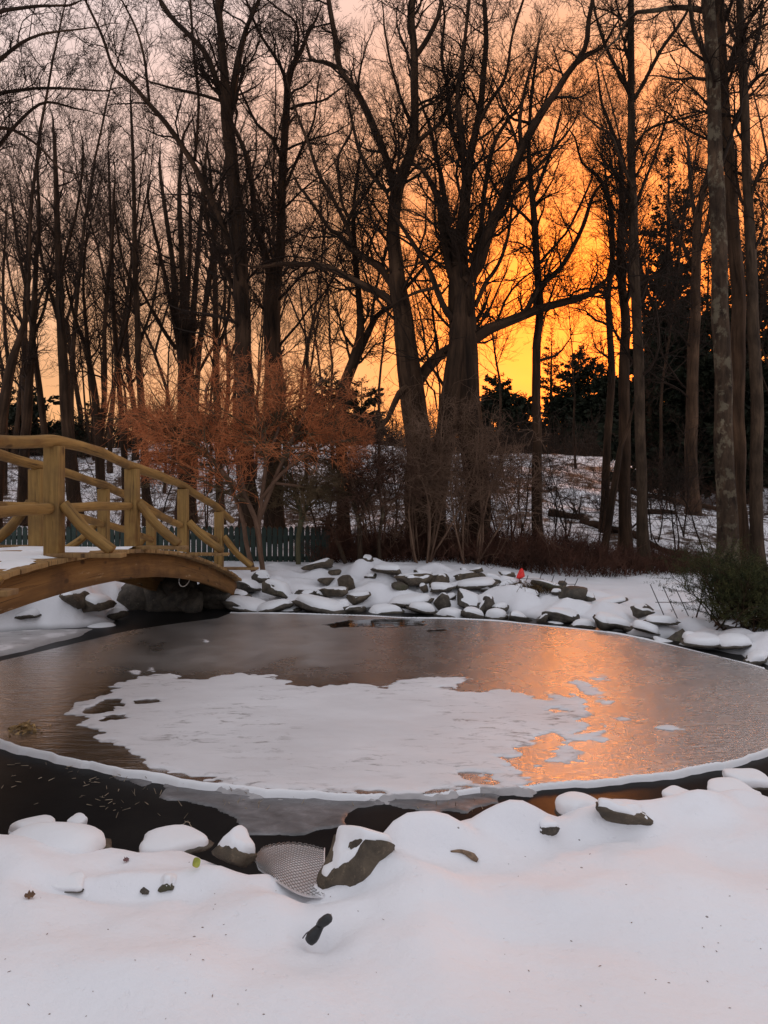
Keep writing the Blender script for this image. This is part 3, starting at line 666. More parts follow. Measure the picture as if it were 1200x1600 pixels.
# ------------------------------------------------------------------ stones of the far bank
_sx = [p[0] for p in FAR_RIM][::-1]; _sy = [p[1] - 4 for p in FAR_RIM][::-1]
def shore(x):
    if x < 215: return 985 if x > 60 else 990
    return float(np.interp(x, [215, 340] + _sx, [955, 953] + _sy))
def bank_at(x, y, h):
    sy = shore(x); Z = (EYE - WZ) * F / (sy - HY); d = max(0, sy - (y + h / 2)); k = .030 if x < 800 else .030 + .015 * min(1, (x - 800) / 120)
    if x < 215: k = .018
    return Z + .10 + d * k
B, D, G, S_ = 'brown', 'dark', 'moss', 'snow'
BANK = [(385, 912, 46, 20, D, 1), (411, 905, 30, 16, D, 1), (497, 883, 40, 15, B, .4), (508, 907, 28, 12, B, 0), (523, 897, 18, 9, B, 0), (545, 909, 25, 21, B, 0), (438, 921, 46, 21, G, 1), (478, 925, 30, 13, D, .6), (521, 925, 42, 16, B, .4), (500, 927, 17, 11, S_, 1.3),
        (561, 933, 34, 15, B, .7), (598, 946, 46, 24, D, 1), (385, 942, 78, 22, S_, 1.5), (425, 946, 56, 18, S_, 1.4), (495, 943, 82, 22, S_, 1.4), (556, 948, 34, 14, D, .3), (455, 948, 36, 12, D, .7), (365, 930, 40, 18, D, .8), (534, 946, 24, 16, S_, 1.2),
        (645, 905, 62, 18, B, .5), (628, 918, 24, 12, G, 0), (682, 908, 32, 18, B, .3), (602, 899, 42, 14, B, .8), (666, 899, 34, 12, G, .6), (663, 917, 16, 11, B, .5), (572, 888, 18, 8, B, .6), (580, 905, 18, 8, D, .7), (640, 940, 60, 16, S_, 1.5), (662, 951, 40, 14, S_, 1.4),
        (727, 904, 36, 14, B, .3), (752, 902, 24, 14, B, .1), (725, 893, 14, 7, D, .7), (747, 890, 22, 8, B, .3), (770, 905, 24, 9, D, .9), (793, 891, 22, 8, B, .3), (705, 932, 20, 12, D, .6), (727, 936, 46, 24, D, .6), (760, 941, 32, 28, D, .7), (688, 939, 26, 24, D, .6),
        (708, 954, 48, 17, S_, 1.3), (782, 950, 26, 14, D, 1), (776, 959, 32, 18, S_, 1.3), (806, 961, 34, 18, D, 1), (795, 919, 32, 12, B, .8), (811, 928, 14, 16, D, .5), (827, 938, 24, 8, D, .8), (832, 927, 42, 13, B, 1.2), (851, 932, 42, 13, G, .4), (893, 945, 40, 22, D, .2),
        (870, 945, 15, 10, D, .6), (880, 936, 26, 11, B, .6), (847, 965, 18, 16, D, .3), (866, 972, 30, 11, D, .7), (881, 962, 50, 20, S_, 1.4), (877, 918, 15, 16, B, 0), (886, 930, 18, 12, G, .2), (756, 923, 24, 9, D, .8), (901, 968, 12, 14, D, .3), (742, 958, 40, 16, D, .9), (740, 917, 60, 14, S_, 1.5), (690, 922, 40, 12, S_, 1.5),
        (916, 942, 30, 20, D, .3), (950, 954, 52, 9, D, .9), (952, 977, 48, 24, D, 1.1), (915, 981, 36, 20, S_, 1.4), (1003, 973, 40, 18, D, .4), (961, 988, 42, 13, S_, 1.3), (983, 991, 14, 8, D, 0), (1065, 993, 32, 20, G, .1), (1040, 1004, 36, 10, D, .7), (1078, 1012, 28, 10, D, .8), (1102, 1006, 60, 20, S_, 1.5), (1120, 983, 18, 8, G, .5), (1180, 1038, 44, 16, D, 1), (1199, 998, 16, 18, G, .1), (1030, 985, 50, 16, S_, 1.4), (1150, 1012, 60, 20, S_, 1.5), (1010, 996, 40, 12, S_, 1.4), (1150, 995, 50, 16, S_, 1.4),
        (143, 943, 62, 26, B, 1), (113, 956, 42, 22, B, .9), (182, 938, 30, 16, S_, 1.3), (73, 943, 13, 16, D, .2), (17, 962, 28, 16, D, .9), (0, 972, 54, 20, S_, 1.3), (189, 957, 28, 24, D, .8), (160, 966, 50, 14, S_, 1.2), (45, 968, 26, 12, D, .7)]
ZONES = [(0, 'under the bridge beam'), (215, 'by the far bridge end'), (432, 'before the green fence'), (566, 'below the big central tree'), (700, 'left of the red cap'), (802, 'below the red cap trellis'), (905, 'between the wire trellises'), (1021, 'before the evergreen bush')]
ORD = ['leftmost', 'second from left', 'third from left', 'fourth from left', 'fifth from left', 'sixth from left', 'seventh from left', 'eighth from left', 'ninth from left']
def zone(x): return [z for a, z in ZONES if x >= a][-1]
def brow(x, y, h):
    d = shore(x) - (y + h / 2); return 'at the ice edge' if d < 14 else ('midway up' if d < 40 else 'atop the bank')
LOOK = {B: 'brown', D: 'dark', G: 'mossy', S_: 'snow covered'}
cls = {}
for r in BANK: cls.setdefault((r[4], zone(r[0]), brow(r[0], r[1], r[3])), []).append(r)
MATR = {B: M_rock, D: M_rock_dark, G: M_rock_moss, S_: M_rock_dark}
for k, r in enumerate(BANK):
    x, y, w, h, kind, sn = r; Z = bank_at(x, y, h); pos = at(x, y + h * .10, Z); gx = gz(pos[0], pos[1])
    W = w / F * Z; H = h / F * Z
    pos[2] = min(max(pos[2], gx + H * .18), gx + H * .6)
    mem = sorted(cls[(kind, zone(x), brow(x, y, h))], key=lambda q: q[0]); o_ = ORD[mem.index(r)] + ' ' if len(mem) > 1 else ''
    shp = 'flat' if w > 2.6 * h else ('rounded' if w > 1.3 * h else 'upright')
    rock('bank_stone', f"{shp} {LOOK[kind]} stone {brow(x, y, h)} {zone(x)}" + (f", {o_.strip()}" if o_ else ''), 'stone', pos, (W * 1.28, W * .95 + .08, H * (1.15 if kind != S_ else (.8 if x < 1000 else .5))), 200 + k, MATR[kind], (k * .7) % .6 - .3, snow=.040 * sn if sn > .2 else 0,
         thr=.18 if kind == S_ else .5, group='stones edging the far bank of the pond', lump=kind == S_, boxy=0 if kind == S_ else .55, tilt=.22 * math.sin(k * 2.3), cuts=7)

# ------------------------------------------------------------------ stones of the near bank
def near_rock(label, px, py, Zb, w, h, dpt, seed, mat, **kw):
    if Zb is None: Zb = hit(px, py + h / 2)[1] + dpt * .25
    sn = kw.get('snow', 0) * 1.25; k_ = Zb / F; hh = max(h * k_ - sn, h * k_ * .45); ww = w * k_ - sn * .6
    p = at(px, py, Zb); p[2] -= (h * k_ - hh) / 2; return rock('edge_stone', label, 'stone', p, (ww, dpt, hh), seed, mat, base=ICO3, group='stones edging the near bank', **kw)
near_rock('big angular brown snow crested stone beside the wire mesh, largest on the near bank', 566, 1338, 3.14, 142, 126, .30, 21, M_rock, snow=.026, thr=.52, cuts=11, boxy=.7, nzs=.10, tilt=.35, rz=.3)
near_rock('dark stone with a slanting snow crest left of the wire mesh', 366, 1322, 3.42, 84, 74, .22, 8, M_rock, snow=.032, thr=.48, cuts=9, tilt=-.45)
near_rock('low stone under a thick snow pillow at the left end of the near bank', 70, 1328, 3.46, 210, 66, .34, 33, M_rock_moss, snow=.045, thr=.12, cuts=6, lump=True)
near_rock('small mossy stone with a snow hat standing in the dark water', 124, 1286, 4.15, 42, 28, .12, 35, M_rock_moss, snow=.03, thr=.2)
near_rock('low snow covered stone standing in the water behind the snow pillow', 45, 1296, 4.05, 86, 36, .28, 41, M_rock_dark, snow=.035, thr=-.15, lump=True)
near_rock('long flat stone slab under even snow between the snow pillow and the slanting stone', 258, 1316, 3.75, 150, 34, .30, 43, M_rock_dark, snow=.035, thr=.0, lump=True, cuts=3)
near_rock('bare brown angular stone on the right of the near bank', 968, 1268, None, 118, 52, .22, 52, M_rock, snow=.016, thr=.62, cuts=9, tilt=.2, rz=.25)
near_rock('dark stone under a snow cushion touching the bare brown angular stone', 903, 1260, 3.80, 92, 38, .24, 55, M_rock_dark, snow=.045, thr=.05, lump=True)
near_rock('dark stone standing in for the shaded hole under snow left of the bare brown stone', 852, 1294, None, 44, 24, .14, 57, M_rock_dark, snow=.012, thr=.6, boxy=.7)  # dark stone put in for a shaded hole under the snow
near_rock('domed snow pillow stone at the right end of the near bank, farther one', 1072, 1249, 4.05, 80, 26, .24, 61, M_rock_dark, snow=.04, thr=-.2, lump=True)
near_rock('domed snow pillow stone by the right edge of the photo, nearest the ice rim', 1160, 1214, 4.45, 90, 24, .26, 63, M_rock_dark, snow=.04, thr=-.2, lump=True)
near_rock('broad snow pillow stone by the right edge of the photo, nearer one', 1150, 1240, 4.10, 100, 24, .28, 65, M_rock_dark, snow=.04, thr=-.2, lump=True)
near_rock('sliver of dark stone showing in a snow hollow at the lower left', 110, 1379, None, 80, 18, .12, 71, M_rock_dark, snow=.02, thr=.45)
near_rock('small mossy stone poking from the snow below the yellow green leaf', 262, 1377, None, 42, 28, .10, 73, M_rock_moss, snow=.022, thr=.7)
near_rock('tiny dark stone tip in the snow left of the small mossy stone', 228, 1392, None, 18, 12, .05, 75, M_rock_dark)

# wire mesh between two stones: a draped sheet of woven wire
def wiremesh():
    root = thing('wire_mesh', 'sheet of pale woven wire mesh laid between two stones on the near bank', 'wire mesh', (0, 0, 0))
    a = [at(396, 1342, 3.42), at(415, 1322, 3.62), at(450, 1313, 3.74), at(480, 1316, 3.72), at(507, 1326, 3.62)]
    b = [at(404, 1352, 3.30), at(428, 1372, 3.12), at(455, 1386, 3.05), at(480, 1394, 3.02), at(506, 1397, 3.02)]
    A = spline(a, 60); Bq = spline(b, 60)
    def surf(u, v):                      # u across, v down
        i = np.clip(u * 59, 0, 59); k = np.minimum(i.astype(int), 58); f = (i - k)[:, None]
        p = (A[k] * (1 - f) + A[k + 1] * f) * (1 - v[:, None]) + (Bq[k] * (1 - f) + Bq[k + 1] * f) * v[:, None]
        p[:, 2] += .006 * np.sin(v * math.pi) + .006 * np.sin(u * 7 + v * 5) - .002; return p
    P = []
    s = np.linspace(0, 1, 40)
    for k in np.linspace(-1, 1, 40):
        for d in (1, -1):
            u = s * 1.0; v = k + d * s * 1.0 if d > 0 else k + 1 - s; v = np.asarray(v)
            m = (v >= 0) & (v <= 1)
            if m.sum() < 4: continue
            uu = np.interp(np.linspace(0, 1, 24), np.linspace(0, 1, m.sum()), u[m]); vv = np.interp(np.linspace(0, 1, 24), np.linspace(0, 1, m.sum()), v[m]); P.append(surf(uu, vv))
    mb = MB(); P = np.array(P); mb.add(*tubes(P, np.full(P.shape[:2], .0015), 4)); mb.build('wires', mat_plain('galvanised_wire', (.19, .185, .18), .45, .15, 60, 0, .3), root)
    u, v = np.meshgrid(np.linspace(0, 1, 40), np.linspace(0, 1, 20)); p = surf(u.ravel(), v.ravel()); p[:, 2] -= .012
    i = (np.arange(19)[:, None] * 40 + np.arange(39)[None]).ravel(); mesh_np('snow_beneath', p, [np.stack([i, i + 40, i + 41, i + 1], 1)], M_icesnow, root)
    mb = MB(); mb.tube(surf(np.full(30, 1.0), np.linspace(0, 1, 30)), .0028, 6); mb.build('edge_wire', M_icesnow, root)
wiremesh()

# black garden spotlight head poking out of the snow
def lathe(axis0, axis1, prof, S=20):
    """prof list of (t, r) along axis0->axis1"""
    a0, a1 = np.asarray(axis0, float), np.asarray(axis1, float); d = a1 - a0; L_ = np.linalg.norm(d); d /= L_
    u = np.cross(d, [0, 1, 0.2]); u /= np.linalg.norm(u); w = np.cross(d, u); V = []; an = np.arange(S) / S * 2 * math.pi
    for t, r in prof: V += [a0 + d * t * L_ + r * (u * math.cos(x) + w * math.sin(x)) for x in an]
    q = [(k * S + i, k * S + (i + 1) % S, (k + 1) * S + (i + 1) % S, (k + 1) * S + i) for k in range(len(prof) - 1) for i in range(S)]
    return np.array(V), [np.array(q)]
M_black = mat_plain('black_plastic', (.012, .013, .014), .42, .4, 60, .3)
def spotlight():
    root = thing('garden_spotlight', 'black plastic garden spotlight head sticking out of the foreground snow', 'garden light', (0, 0, 0))
    Z = 2.70; b0 = at(489, 1463, Z); b1 = at(505, 1441, Z)
    mb = MB(); mb.add(*lathe(b0, b1, [(-.35, .001), (-.35, .018), (-.1, .0225), (.15, .0215), (.45, .017), (.7, .0135), (1, .012), (1.0, .001)])); mb.build('body', M_black, root)
    h0 = at(500, 1444, Z - .004); h1 = at(516, 1433, Z - .012)
    mb = MB(); mb.add(*lathe(h0, h1, [(-.2, .001), (-.2, .010), (.15, .0165), (.6, .0175), (.9, .0155), (1.05, .010), (1.1, .001)])); mb.build('hood', M_black, root)
    mb = MB(); mb.tube(spline([at(497, 1456, Z), at(486, 1455, Z), at(479, 1458, Z), at(473, 1466, Z + .01)], 14), .0022, 6); mb.build('cable', mat_plain('grey_cable', (.10, .085, .09)), root)
spotlight()

# leaves, twigs
def leaf(name, label, p, L_, W_, rz, tilt, mat, curl=.25, seed=0, lobes=0):
    n, m = 13, 7; V = []
    for i in range(n):
        t = i / (n - 1); w = W_ * math.sin(math.pi * min(1, t * .97 + .03)) ** .8 * (1 + (.35 * math.sin(t * 19) if lobes else 0))
        for j in range(m):
            s = (j / (m - 1) - .5); V.append(((t - .5) * L_, s * w, curl * (s * 2) ** 2 * w * .5 + curl * .3 * L_ * (t - .5) ** 2 * 4 + .0))
    V = np.array(V); q = [(i * m + j, i * m + j + 1, (i + 1) * m + j + 1, (i + 1) * m + j) for i in range(n - 1) for j in range(m - 1)]
    V2 = V.copy(); V2[:, 2] -= .0007; k = len(V); q2 = [(d + k, c + k, b + k, a + k) for a, b, c, d in q]
    c, s = math.cos(tilt), math.sin(tilt); R = np.array([[1, 0, 0], [0, c, -s], [0, s, c]])
    o = mesh_np(name, np.vstack([V, V2]) @ R.T, [np.array(q + q2)], mat); o.location = tuple(float(v) for v in p); o.rotation_euler = (0, 0, rz)
    return tag(o, label, 'leaf')
M_lf1 = mat_plain('leaf_yellow_green', (.30, .33, .05), .5, .3, 30); M_lf2 = mat_plain('leaf_dry_brown', (.13, .06, .025), .6, .4, 40); M_lf3 = mat_plain('leaf_straw', (.40, .25, .10), .6, .6, 14); M_straw = mat_plain('straw', (.30, .24, .17), .7, .7, 9)
leaf('fallen_leaf', 'yellow green oval leaf standing in the snow near the slanting stone', hit(306, 1362) + np.array([0, 0, .030]), .055, .040, 1.2, 1.1, M_lf1)
leaf('fallen_leaf', 'small dry brown leaf lying on the snow at the lower left', hit(47, 1404) + np.array([0, 0, .008]), .040, .030, .4, .5, M_lf2, .5, 1, 1)
leaf('fallen_leaf', 'small purple brown leaf on the snow between the slab and the slanting stone', hit(197, 1347) + np.array([0, 0, .008]), .028, .022, .8, .5, mat_plain('leaf_purple', (.14, .06, .06)), .4, 2, 1)
mb = MB(); mb.tube(spline([hit(704, 1331), hit(720, 1334) + (0, 0, .006), hit(735, 1340) + (0, 0, .01), hit(746, 1347) + (0, 0, .004)], 20), np.interp(np.linspace(0, 1, 20), [0, .5, .8, 1], [.004, .009, .015, .009]), 9)
tag(mb.build('broken_stick', mat_plain('stick_bark', (.20, .13, .08), .8, .4, 50, .5)), 'short thick brown stick lying in the snow right of the big angular stone', 'stick')
# heap of dry leaves frozen on the ice
rng = np.random.default_rng(9); mb = MB(); c = on(38, 1140, IZ)
for k in range(150):
    r = abs(rng.normal(0, .055)); a = rng.uniform(0, 6.28); x, y = c[0] + r * math.cos(a) * 1.1, c[1] + r * math.sin(a); z = IZ + .004 + max(0, .045 * (1 - r / .11)) * rng.uniform(.4, 1)
    L_, W_ = rng.uniform(.018, .034), rng.uniform(.008, .014); ax = rng.normal(0, 1, 3) * np.array([1, 1, .5]); ax /= np.linalg.norm(ax); b_ = np.cross(ax, rng.normal(0, 1, 3)); b_ /= np.linalg.norm(b_)
    n_ = np.cross(ax, b_); P = np.array([ax * -L_, b_ * W_ * .8 + ax * .2 * L_ + n_ * .003, ax * L_, -b_ * W_ * .8 + n_ * .003]) + (x, y, z); mb.add(np.vstack([P, P - n_ * .0012]), [np.array([(0, 1, 2, 3), (7, 6, 5, 4)])])
tag(mb.build('leaf_heap', M_lf3, None, False), 'heap of golden dry leaves frozen onto the ice near the left edge', 'leaves')
# bits of straw and stubble standing in the near water
rng = np.random.default_rng(12); P, R_ = [], []
for k in range(120):
    px = rng.choice([rng.uniform(0, 260), rng.uniform(150, 420), rng.uniform(350, 760)], p=[.35, .4, .25]); lo = np.interp(px, [0, 200, 500, 760], [1180, 1214, 1248, 1240]); py = rng.uniform(lo, lo + 70 if px < 300 else lo + 32)
    q = on(px, py, WZ); l = rng.uniform(.02, .055)
    d = np.array([rng.normal(0, .5), rng.normal(0, .5), rng.uniform(.0, 1.1) if px > 180 else .12]); d /= np.linalg.norm(d); P.append(np.linspace(q + (0, 0, .004), q + d * l, 3)); R_.append(np.array([.0026, .0026, .0012]) * rng.uniform(.4, 1.1))
o = mesh_np('pond_stubble', *tubes(np.array(P), np.array(R_), 4)[:2], M_straw); tag(o, 'loose straw bits and plant stubble in the dark near water', 'straw', kind='stuff')

# bits of bark, seed and needle blown onto the near snow
rng = np.random.default_rng(21); mb = MB()
for k in range(60):
    px, py = rng.uniform(0, 1200), 1330 + 270 * rng.uniform(0, 1) ** .8; q = hit(px, py)
    if q[2] < -.12: continue
    l = rng.uniform(.0015, .006) * (2.2 if rng.uniform() < .12 else 1); a = rng.uniform(0, 6.28); d = np.array([math.cos(a), math.sin(a), rng.uniform(-.2, .3)]) * l
    mb.tube([q - d + (0, 0, .0012), q + (0, 0, .0016), q + d + (0, 0, .0012)], [.0005, rng.uniform(.0008, .0018), .0004], 5, False)
tag(mb.build('snow_litter', M_lf2), 'tiny dark bits of bark and seed scattered on the near snow', 'litter', kind='stuff')

# ------------------------------------------------------------------ wire trellises, red cap, fence
M_iron = mat_plain('black_iron', (.012, .011, .011), .5)
def trellis(label, stakes, bars, Zf, r=.006):
    root = thing('wire_trellis', label, 'trellis', (0, 0, 0))
    for (x0, y0, x1, y1) in stakes:
        mb = MB(); p0 = at(x0, y0 + 6, Zf(x0)); p1 = at(x1, y1, Zf(x0) + .06); mb.tube([p0, p1], r, 6); mb.build('stake', M_iron, root)
    for (x0, y0, x1, y1) in bars:
        mb = MB(); mb.tube([at(x0, y0, Zf(x0) + .02), at(x1, y1, Zf(x1) + .02)], r * .8, 6); mb.build('crossbar', M_iron, root)
    return root
trellis('leaning black wire trellis in the bank stones beneath the red cap', [(798, 918, 806, 899), (818, 915, 825, 899), (838, 918, 846, 897), (856, 922, 866, 898), (872, 926, 884, 904), (889, 929, 903, 904)], [(800, 911, 899, 913), (803, 904, 850, 905)], lambda x: 12.3 - (x - 798) * .004)
trellis('leaning black wire trellis standing beside the evergreen bush', [(1043, 968, 1016, 913), (1063, 970, 1036, 917), (1083, 972, 1056, 920)], [(1024, 941, 1086, 941)], lambda x: 10.15)
def redcap():
    root = thing('garden_marker', 'small bright red pointed cap on a thin stake among the bank stones', 'garden marker', (0, 0, 0)); Z = 12.2; c = at(813, 897, Z)
    P, Fc = ICO2; p = P.copy(); h = (p[:, 2] + 1) / 2; r = .072 * (1.02 - h) ** .62 * (1 + .16 * np.sin(np.arctan2(p[:, 1], p[:, 0]) * 4 + h * 2)); u = p[:, :2] / (np.linalg.norm(p[:, :2], axis=1, keepdims=True) + 1e-6); k = np.where(h < .12, h / .12, 1); q = np.stack([u[:, 0] * r * k + .02 * h, u[:, 1] * r * k, h * .17 - .075 + .012 * u[:, 0] * (1 - h)], 1) + c
    mesh_np('cap', q, [Fc], mat_plain('red_cloth', (.75, .02, .015), .5, .15, 30), root); mb = MB(); mb.tube([at(811, 914, Z), c], .006, 6); mb.build('stake', M_iron, root)
redcap()
def dry_tuft():
    rng = np.random.default_rng(4); c = at(832, 922, 12.0); c[2] = gz(c[0], c[1]); P = []
    for k in range(260):
        a = rng.uniform(0, 6.28); s = c + np.array([rng.normal(0, .14), rng.normal(0, .10), -.02]); d = np.array([math.cos(a) * .5, math.sin(a) * .5, 1.]); l = rng.uniform(.12, .30)
        t = np.linspace(0, 1, 4)[:, None]; P.append(s + d * l * t + np.array([0, 0, -1]) * l * .4 * t ** 2)
    P = np.array(P); tag(mesh_np('grass_tuft', *tubes(P, np.full(P.shape[:2], .005) * np.linspace(1, .3, 4), 3)[:2], mat_twig('dry_grass', (.05, .03, .015), (.16, .10, .045), 4)), 'tuft of dry brown grass beside the red cap', 'grass tuft')
dry_tuft()
def fence():
    root = thing('picket_fence', 'dark green wooden picket fence behind the footbridge', 'fence', (0, 0, 0)); rng = np.random.default_rng(2)
    M_gr = mat_plain('green_paint', (.006, .020, .012), .6, .35, 9); mb = MB(); Y = 14.7
    x0, x1 = -7.6, (512 - 600) / F * Y; x = x0
    while x < x1 - .06:
        t = .80 + rng.uniform(-.012, .012); b_ = .0; mb.box((x, Y + rng.uniform(-.004, .004), (t + b_) / 2), (.088, .022, t - b_), None, .003)
        mb.add(np.array([(x - .044, Y - .011, t), (x + .044, Y - .011, t), (x, Y - .011, t + .045), (x - .044, Y + .011, t), (x + .044, Y + .011, t), (x, Y + .011, t + .045)]), [np.array([(0, 1, 2), (5, 4, 3)]), np.array([(1, 4, 5, 2), (0, 2, 5, 3)])]); x += .104
    mb.build('pickets', M_gr, root, False)
    for z in (.22, .62): mb = MB(); mb.box(((x0 + x1) / 2, Y + .045, z), (x1 - x0, .05, .08), None, .004); mb.build('rail', M_gr, root, False)
    for px in np.linspace(x0, x1, 5): mb = MB(); mb.box((px, Y + .10 if px < x1 - .1 else Y, .43), (.10, .10, .92), None, .006); mb.build('post', M_gr, root, False)
fence()
# ------------------------------------------------------------------ trees
def unit(v): return v / (np.linalg.norm(v, axis=-1, keepdims=True) + 1e-9)
def grow(rng, S, Dr, L_, R0, K, wob=.35, up=.12, taper=.75):
    """vectorised limbs: S (N,3) starts, Dr dirs, L_ lengths, R0 radii -> P (N,K+1,3), R (N,K+1)"""
    N = len(S); p = S.copy(); d = unit(Dr); P = [p.copy()]; curv = rng.normal(0, 1, (N, 3)) * wob
    for k in range(K):
        d = unit(d + curv / K + rng.normal(0, wob * .45, (N, 3)) + np.array([0, 0, up / K * 2]))
        p = p + d * (L_ / K)[:, None]; P.append(p.copy())
    t = np.linspace(0, 1, K + 1); return np.stack(P, 1), R0[:, None] * (1 - taper * t[None])
def sprout(rng, P, R, per, lo, ang, lf, rf, rmin=.003, flat=0.0, maxr=.06):
    """children of limbs P,R: per each"""
    N, K, _ = P.shape; n = np.repeat(np.arange(N), per); M = len(n)
    s = rng.uniform(lo, 1, M) * (K - 1); i = np.minimum(s.astype(int), K - 2); f = (s - i)[:, None]
    st = P[n, i] * (1 - f) + P[n, i + 1] * f; tg = unit(P[n, i + 1] - P[n, i]); r = R[n, i] * (1 - f[:, 0]) + R[n, i + 1] * f[:, 0]
    q = rng.normal(0, 1, (M, 3)); q[:, 2] *= (1 - flat); q = unit(q - (q * tg).sum(1, keepdims=True) * tg)
    a = np.radians(rng.uniform(ang[0], ang[1], M))[:, None]; d = tg * np.cos(a) + q * np.sin(a)
    Lp = np.linalg.norm(np.diff(P, axis=1), axis=-1).sum(1)[n]
    return st, d, Lp * rng.uniform(lf[0], lf[1], M) * (1.15 - .45 * s / (K - 1)), np.clip(r * rf, rmin, maxr)
class Crown:
    def __init__(s): s.mb = MB()
    def add(s, P, R, S=3): s.mb.add(*tubes(P, R, S))
def limb_pts(px, Y0, dy, n=None, fy=None):
    """traced limb [(x, y, width px)...] -> smooth 3-D polyline with radii. depth runs Y0 -> Y0+dy"""
    a = np.array(px, float); m = len(a)
    ln = np.concatenate([[0], np.cumsum(np.hypot(*np.diff(a[:, :2], axis=0).T))]); t = ln / ln[-1]
    Y = Y0 + dy * t
    P = np.stack([(a[:, 0] - CX) / F * Y, Y, EYE + (HY - a[:, 1]) / F * Y, a[:, 2] * .5 / F * Y], 1)
    n = n or max(8, int(ln[-1] / 14)); return spline(P, n)
def extend(Q, rng, length, up=.4):
    """continue a limb beyond the frame"""
    d = unit(Q[-1, :3] - Q[-4, :3]); p = Q[-1, :3].copy(); r = Q[-1, 3]; out = []
    K = 8
    for k in range(K):
        d = unit(d + rng.normal(0, .12, 3) + np.array([0, 0, up / K])); p = p + d * length / K; out.append([*p, max(.006, r * (1 - .9 * (k + 1) / K))])
    return np.vstack([Q, out])
def bumpy(V, T, amt, seed):
    return V
def build_tree(label, Y, limbs, seed, bark, twig, group=None, flare=1.5, l1=2.8, dens=1.0, twigr=.0040, zmin=3.2, cat='tree', name='bare_tree', spread=1.0, lenf=1.0, ext=4.5, sink=.35, lvl3=5, wsc=1.0):
    """limbs: list of (pts, dy) or pts; the first is the main stem standing on the ground"""
    rng = np.random.default_rng(seed); base = None; allQ = []; depth = {}
    for k, lb in enumerate(limbs):
        pts, y0, dy = (lb if isinstance(lb, tuple) else (lb, None, None))
        if dy is None: dy = 0 if k == 0 else rng.uniform(-1.6, 1.6) * spread
        if y0 is None:
            y0 = Y
            if k > 0:                # start at the depth of the nearest stem point already placed
                x, y = pts[0][:2]; best = 1e9
                for Q in allQ:
                    qx = CX + Q[:, 0] / Q[:, 1] * F; qy = HY - (Q[:, 2] - EYE) / Q[:, 1] * F; d = np.hypot(qx - x, qy - y); j = d.argmin()
                    if d[j] < best: best = d[j]; y0 = Q[j, 1]
        Q = limb_pts(pts, y0, dy); Q[:, 3] *= wsc
        if pts[-1][1] <= 12 and ext: Q = extend(Q, rng, ext * rng.uniform(.7, 1.2) * min(1.0, .35 + Q[-1, 3] * 9))
        else: Q = extend(Q, rng, min(1.8, .4 + Q[-1, 3] * 16))
        allQ.append(Q)
    b = allQ[0][0, :3].copy(); g = gz(b[0], b[1])
    root = thing(name, label, cat, (b[0], b[1], g), group)
    off = np.array([b[0], b[1], g])
    trunk = MB(); L1 = []
    for k, Q in enumerate(allQ):
        P, R = Q[:, :3].copy(), Q[:, 3].copy()
        if k == 0 or P[0, 2] < g + 1.0 and len(limbs[k][0] if isinstance(limbs[k], tuple) else limbs[k]) > 4:
            d0 = P[0, 2] - g; P = np.vstack([[P[0, 0], P[0, 1], g - sink], P]) if d0 > -.1 else P; R = np.concatenate([[R[0]], R]) if len(P) > len(R) else R
            h = P[:, 2] - g; R = R * (1 + (flare - 1) * np.exp(-np.clip(h, 0, 9) / .35))
        wob = .06 * R[:, None] * 2; P2 = P + np.stack([noise3(P, .8, seed + 1), noise3(P, .8, seed + 2), 0 * R], -1) * wob
        S = 16 if R.max() > .25 else (12 if R.max() > .1 else 7)
        V, Fc, T = tubes((P2 - off)[None], R[None], S)
        if R.max() > .06:
            cen = np.repeat(P2 - off, S, 0); dv = V - cen; th = np.arctan2(T[:, 1], T[:, 0]); zz = T[:, 2]
            V = cen + dv * (1 + .055 * np.sin(th * 5 + zz * .8 + seed) + .04 * noise3(np.stack([np.cos(th), np.sin(th), zz * .9], -1), 1.4, seed))[:, None]
        trunk.add(V, Fc, T + k * 2.7)
        # first-order side branches
        seg = np.linalg.norm(np.diff(P, axis=0), axis=1); cum = np.concatenate([[0], np.cumsum(seg)]); tot = cum[-1]
        s = np.arange(rng.uniform(.1, .5), tot, 1 / (l1 * dens)); s = s + rng.normal(0, .15, len(s)); s = np.clip(s, 0, tot - .01)
        pos = np.stack([np.interp(s, cum, P[:, a]) for a in range(3)], 1); r = np.interp(s, cum, R); j = np.clip(np.searchsorted(cum, s) - 1, 0, len(P) - 2); tg = unit(P[j + 1] - P[j])
        keep = (pos[:, 2] - g > zmin) & (rng.uniform(0, 1, len(s)) < np.clip(.25 + (pos[:, 2] - g - zmin) / 3.5, 0, 1)); pos, r, tg = pos[keep], r[keep], tg[keep]
        if len(pos):
            q = rng.normal(0, 1, pos.shape); q = unit(q - (q * tg).sum(1, keepdims=True) * tg); a = np.radians(rng.uniform(38, 72, len(pos)))[:, None]
            d = tg * np.cos(a) + q * np.sin(a) + np.array([0, 0, .25]); Ln = lenf * np.clip(.7 + 9 * r, .7, 2.6) * rng.uniform(.6, 1.35, len(pos)); L1.append((pos, d, Ln, np.clip(r * .42, .006, .035)))
    trunk.build('trunk', bark, root)
    c = MB()
    if L1:
        S0, D0, Ln, R0 = [np.concatenate([x[i] for x in L1]) for i in range(4)]
        P1, R1 = grow(rng, S0 - off, D0, Ln, R0, 7, .42, .25); c.add(*tubes(P1, R1, 4))
        P2_, R2 = grow(rng, *sprout(rng, P1, R1, 7, .15, (28, 62), (.35, .75), .62, twigr), 5, .40, .22); c.add(*tubes(P2_, R2, 3))
        a = sprout(rng, P2_, R2, lvl3, .15, (25, 60), (.35, .75), .75, twigr * .8); P3, R3 = grow(rng, *a, 4, .40, .15, .5); c.add(*tubes(P3, R3, 3))
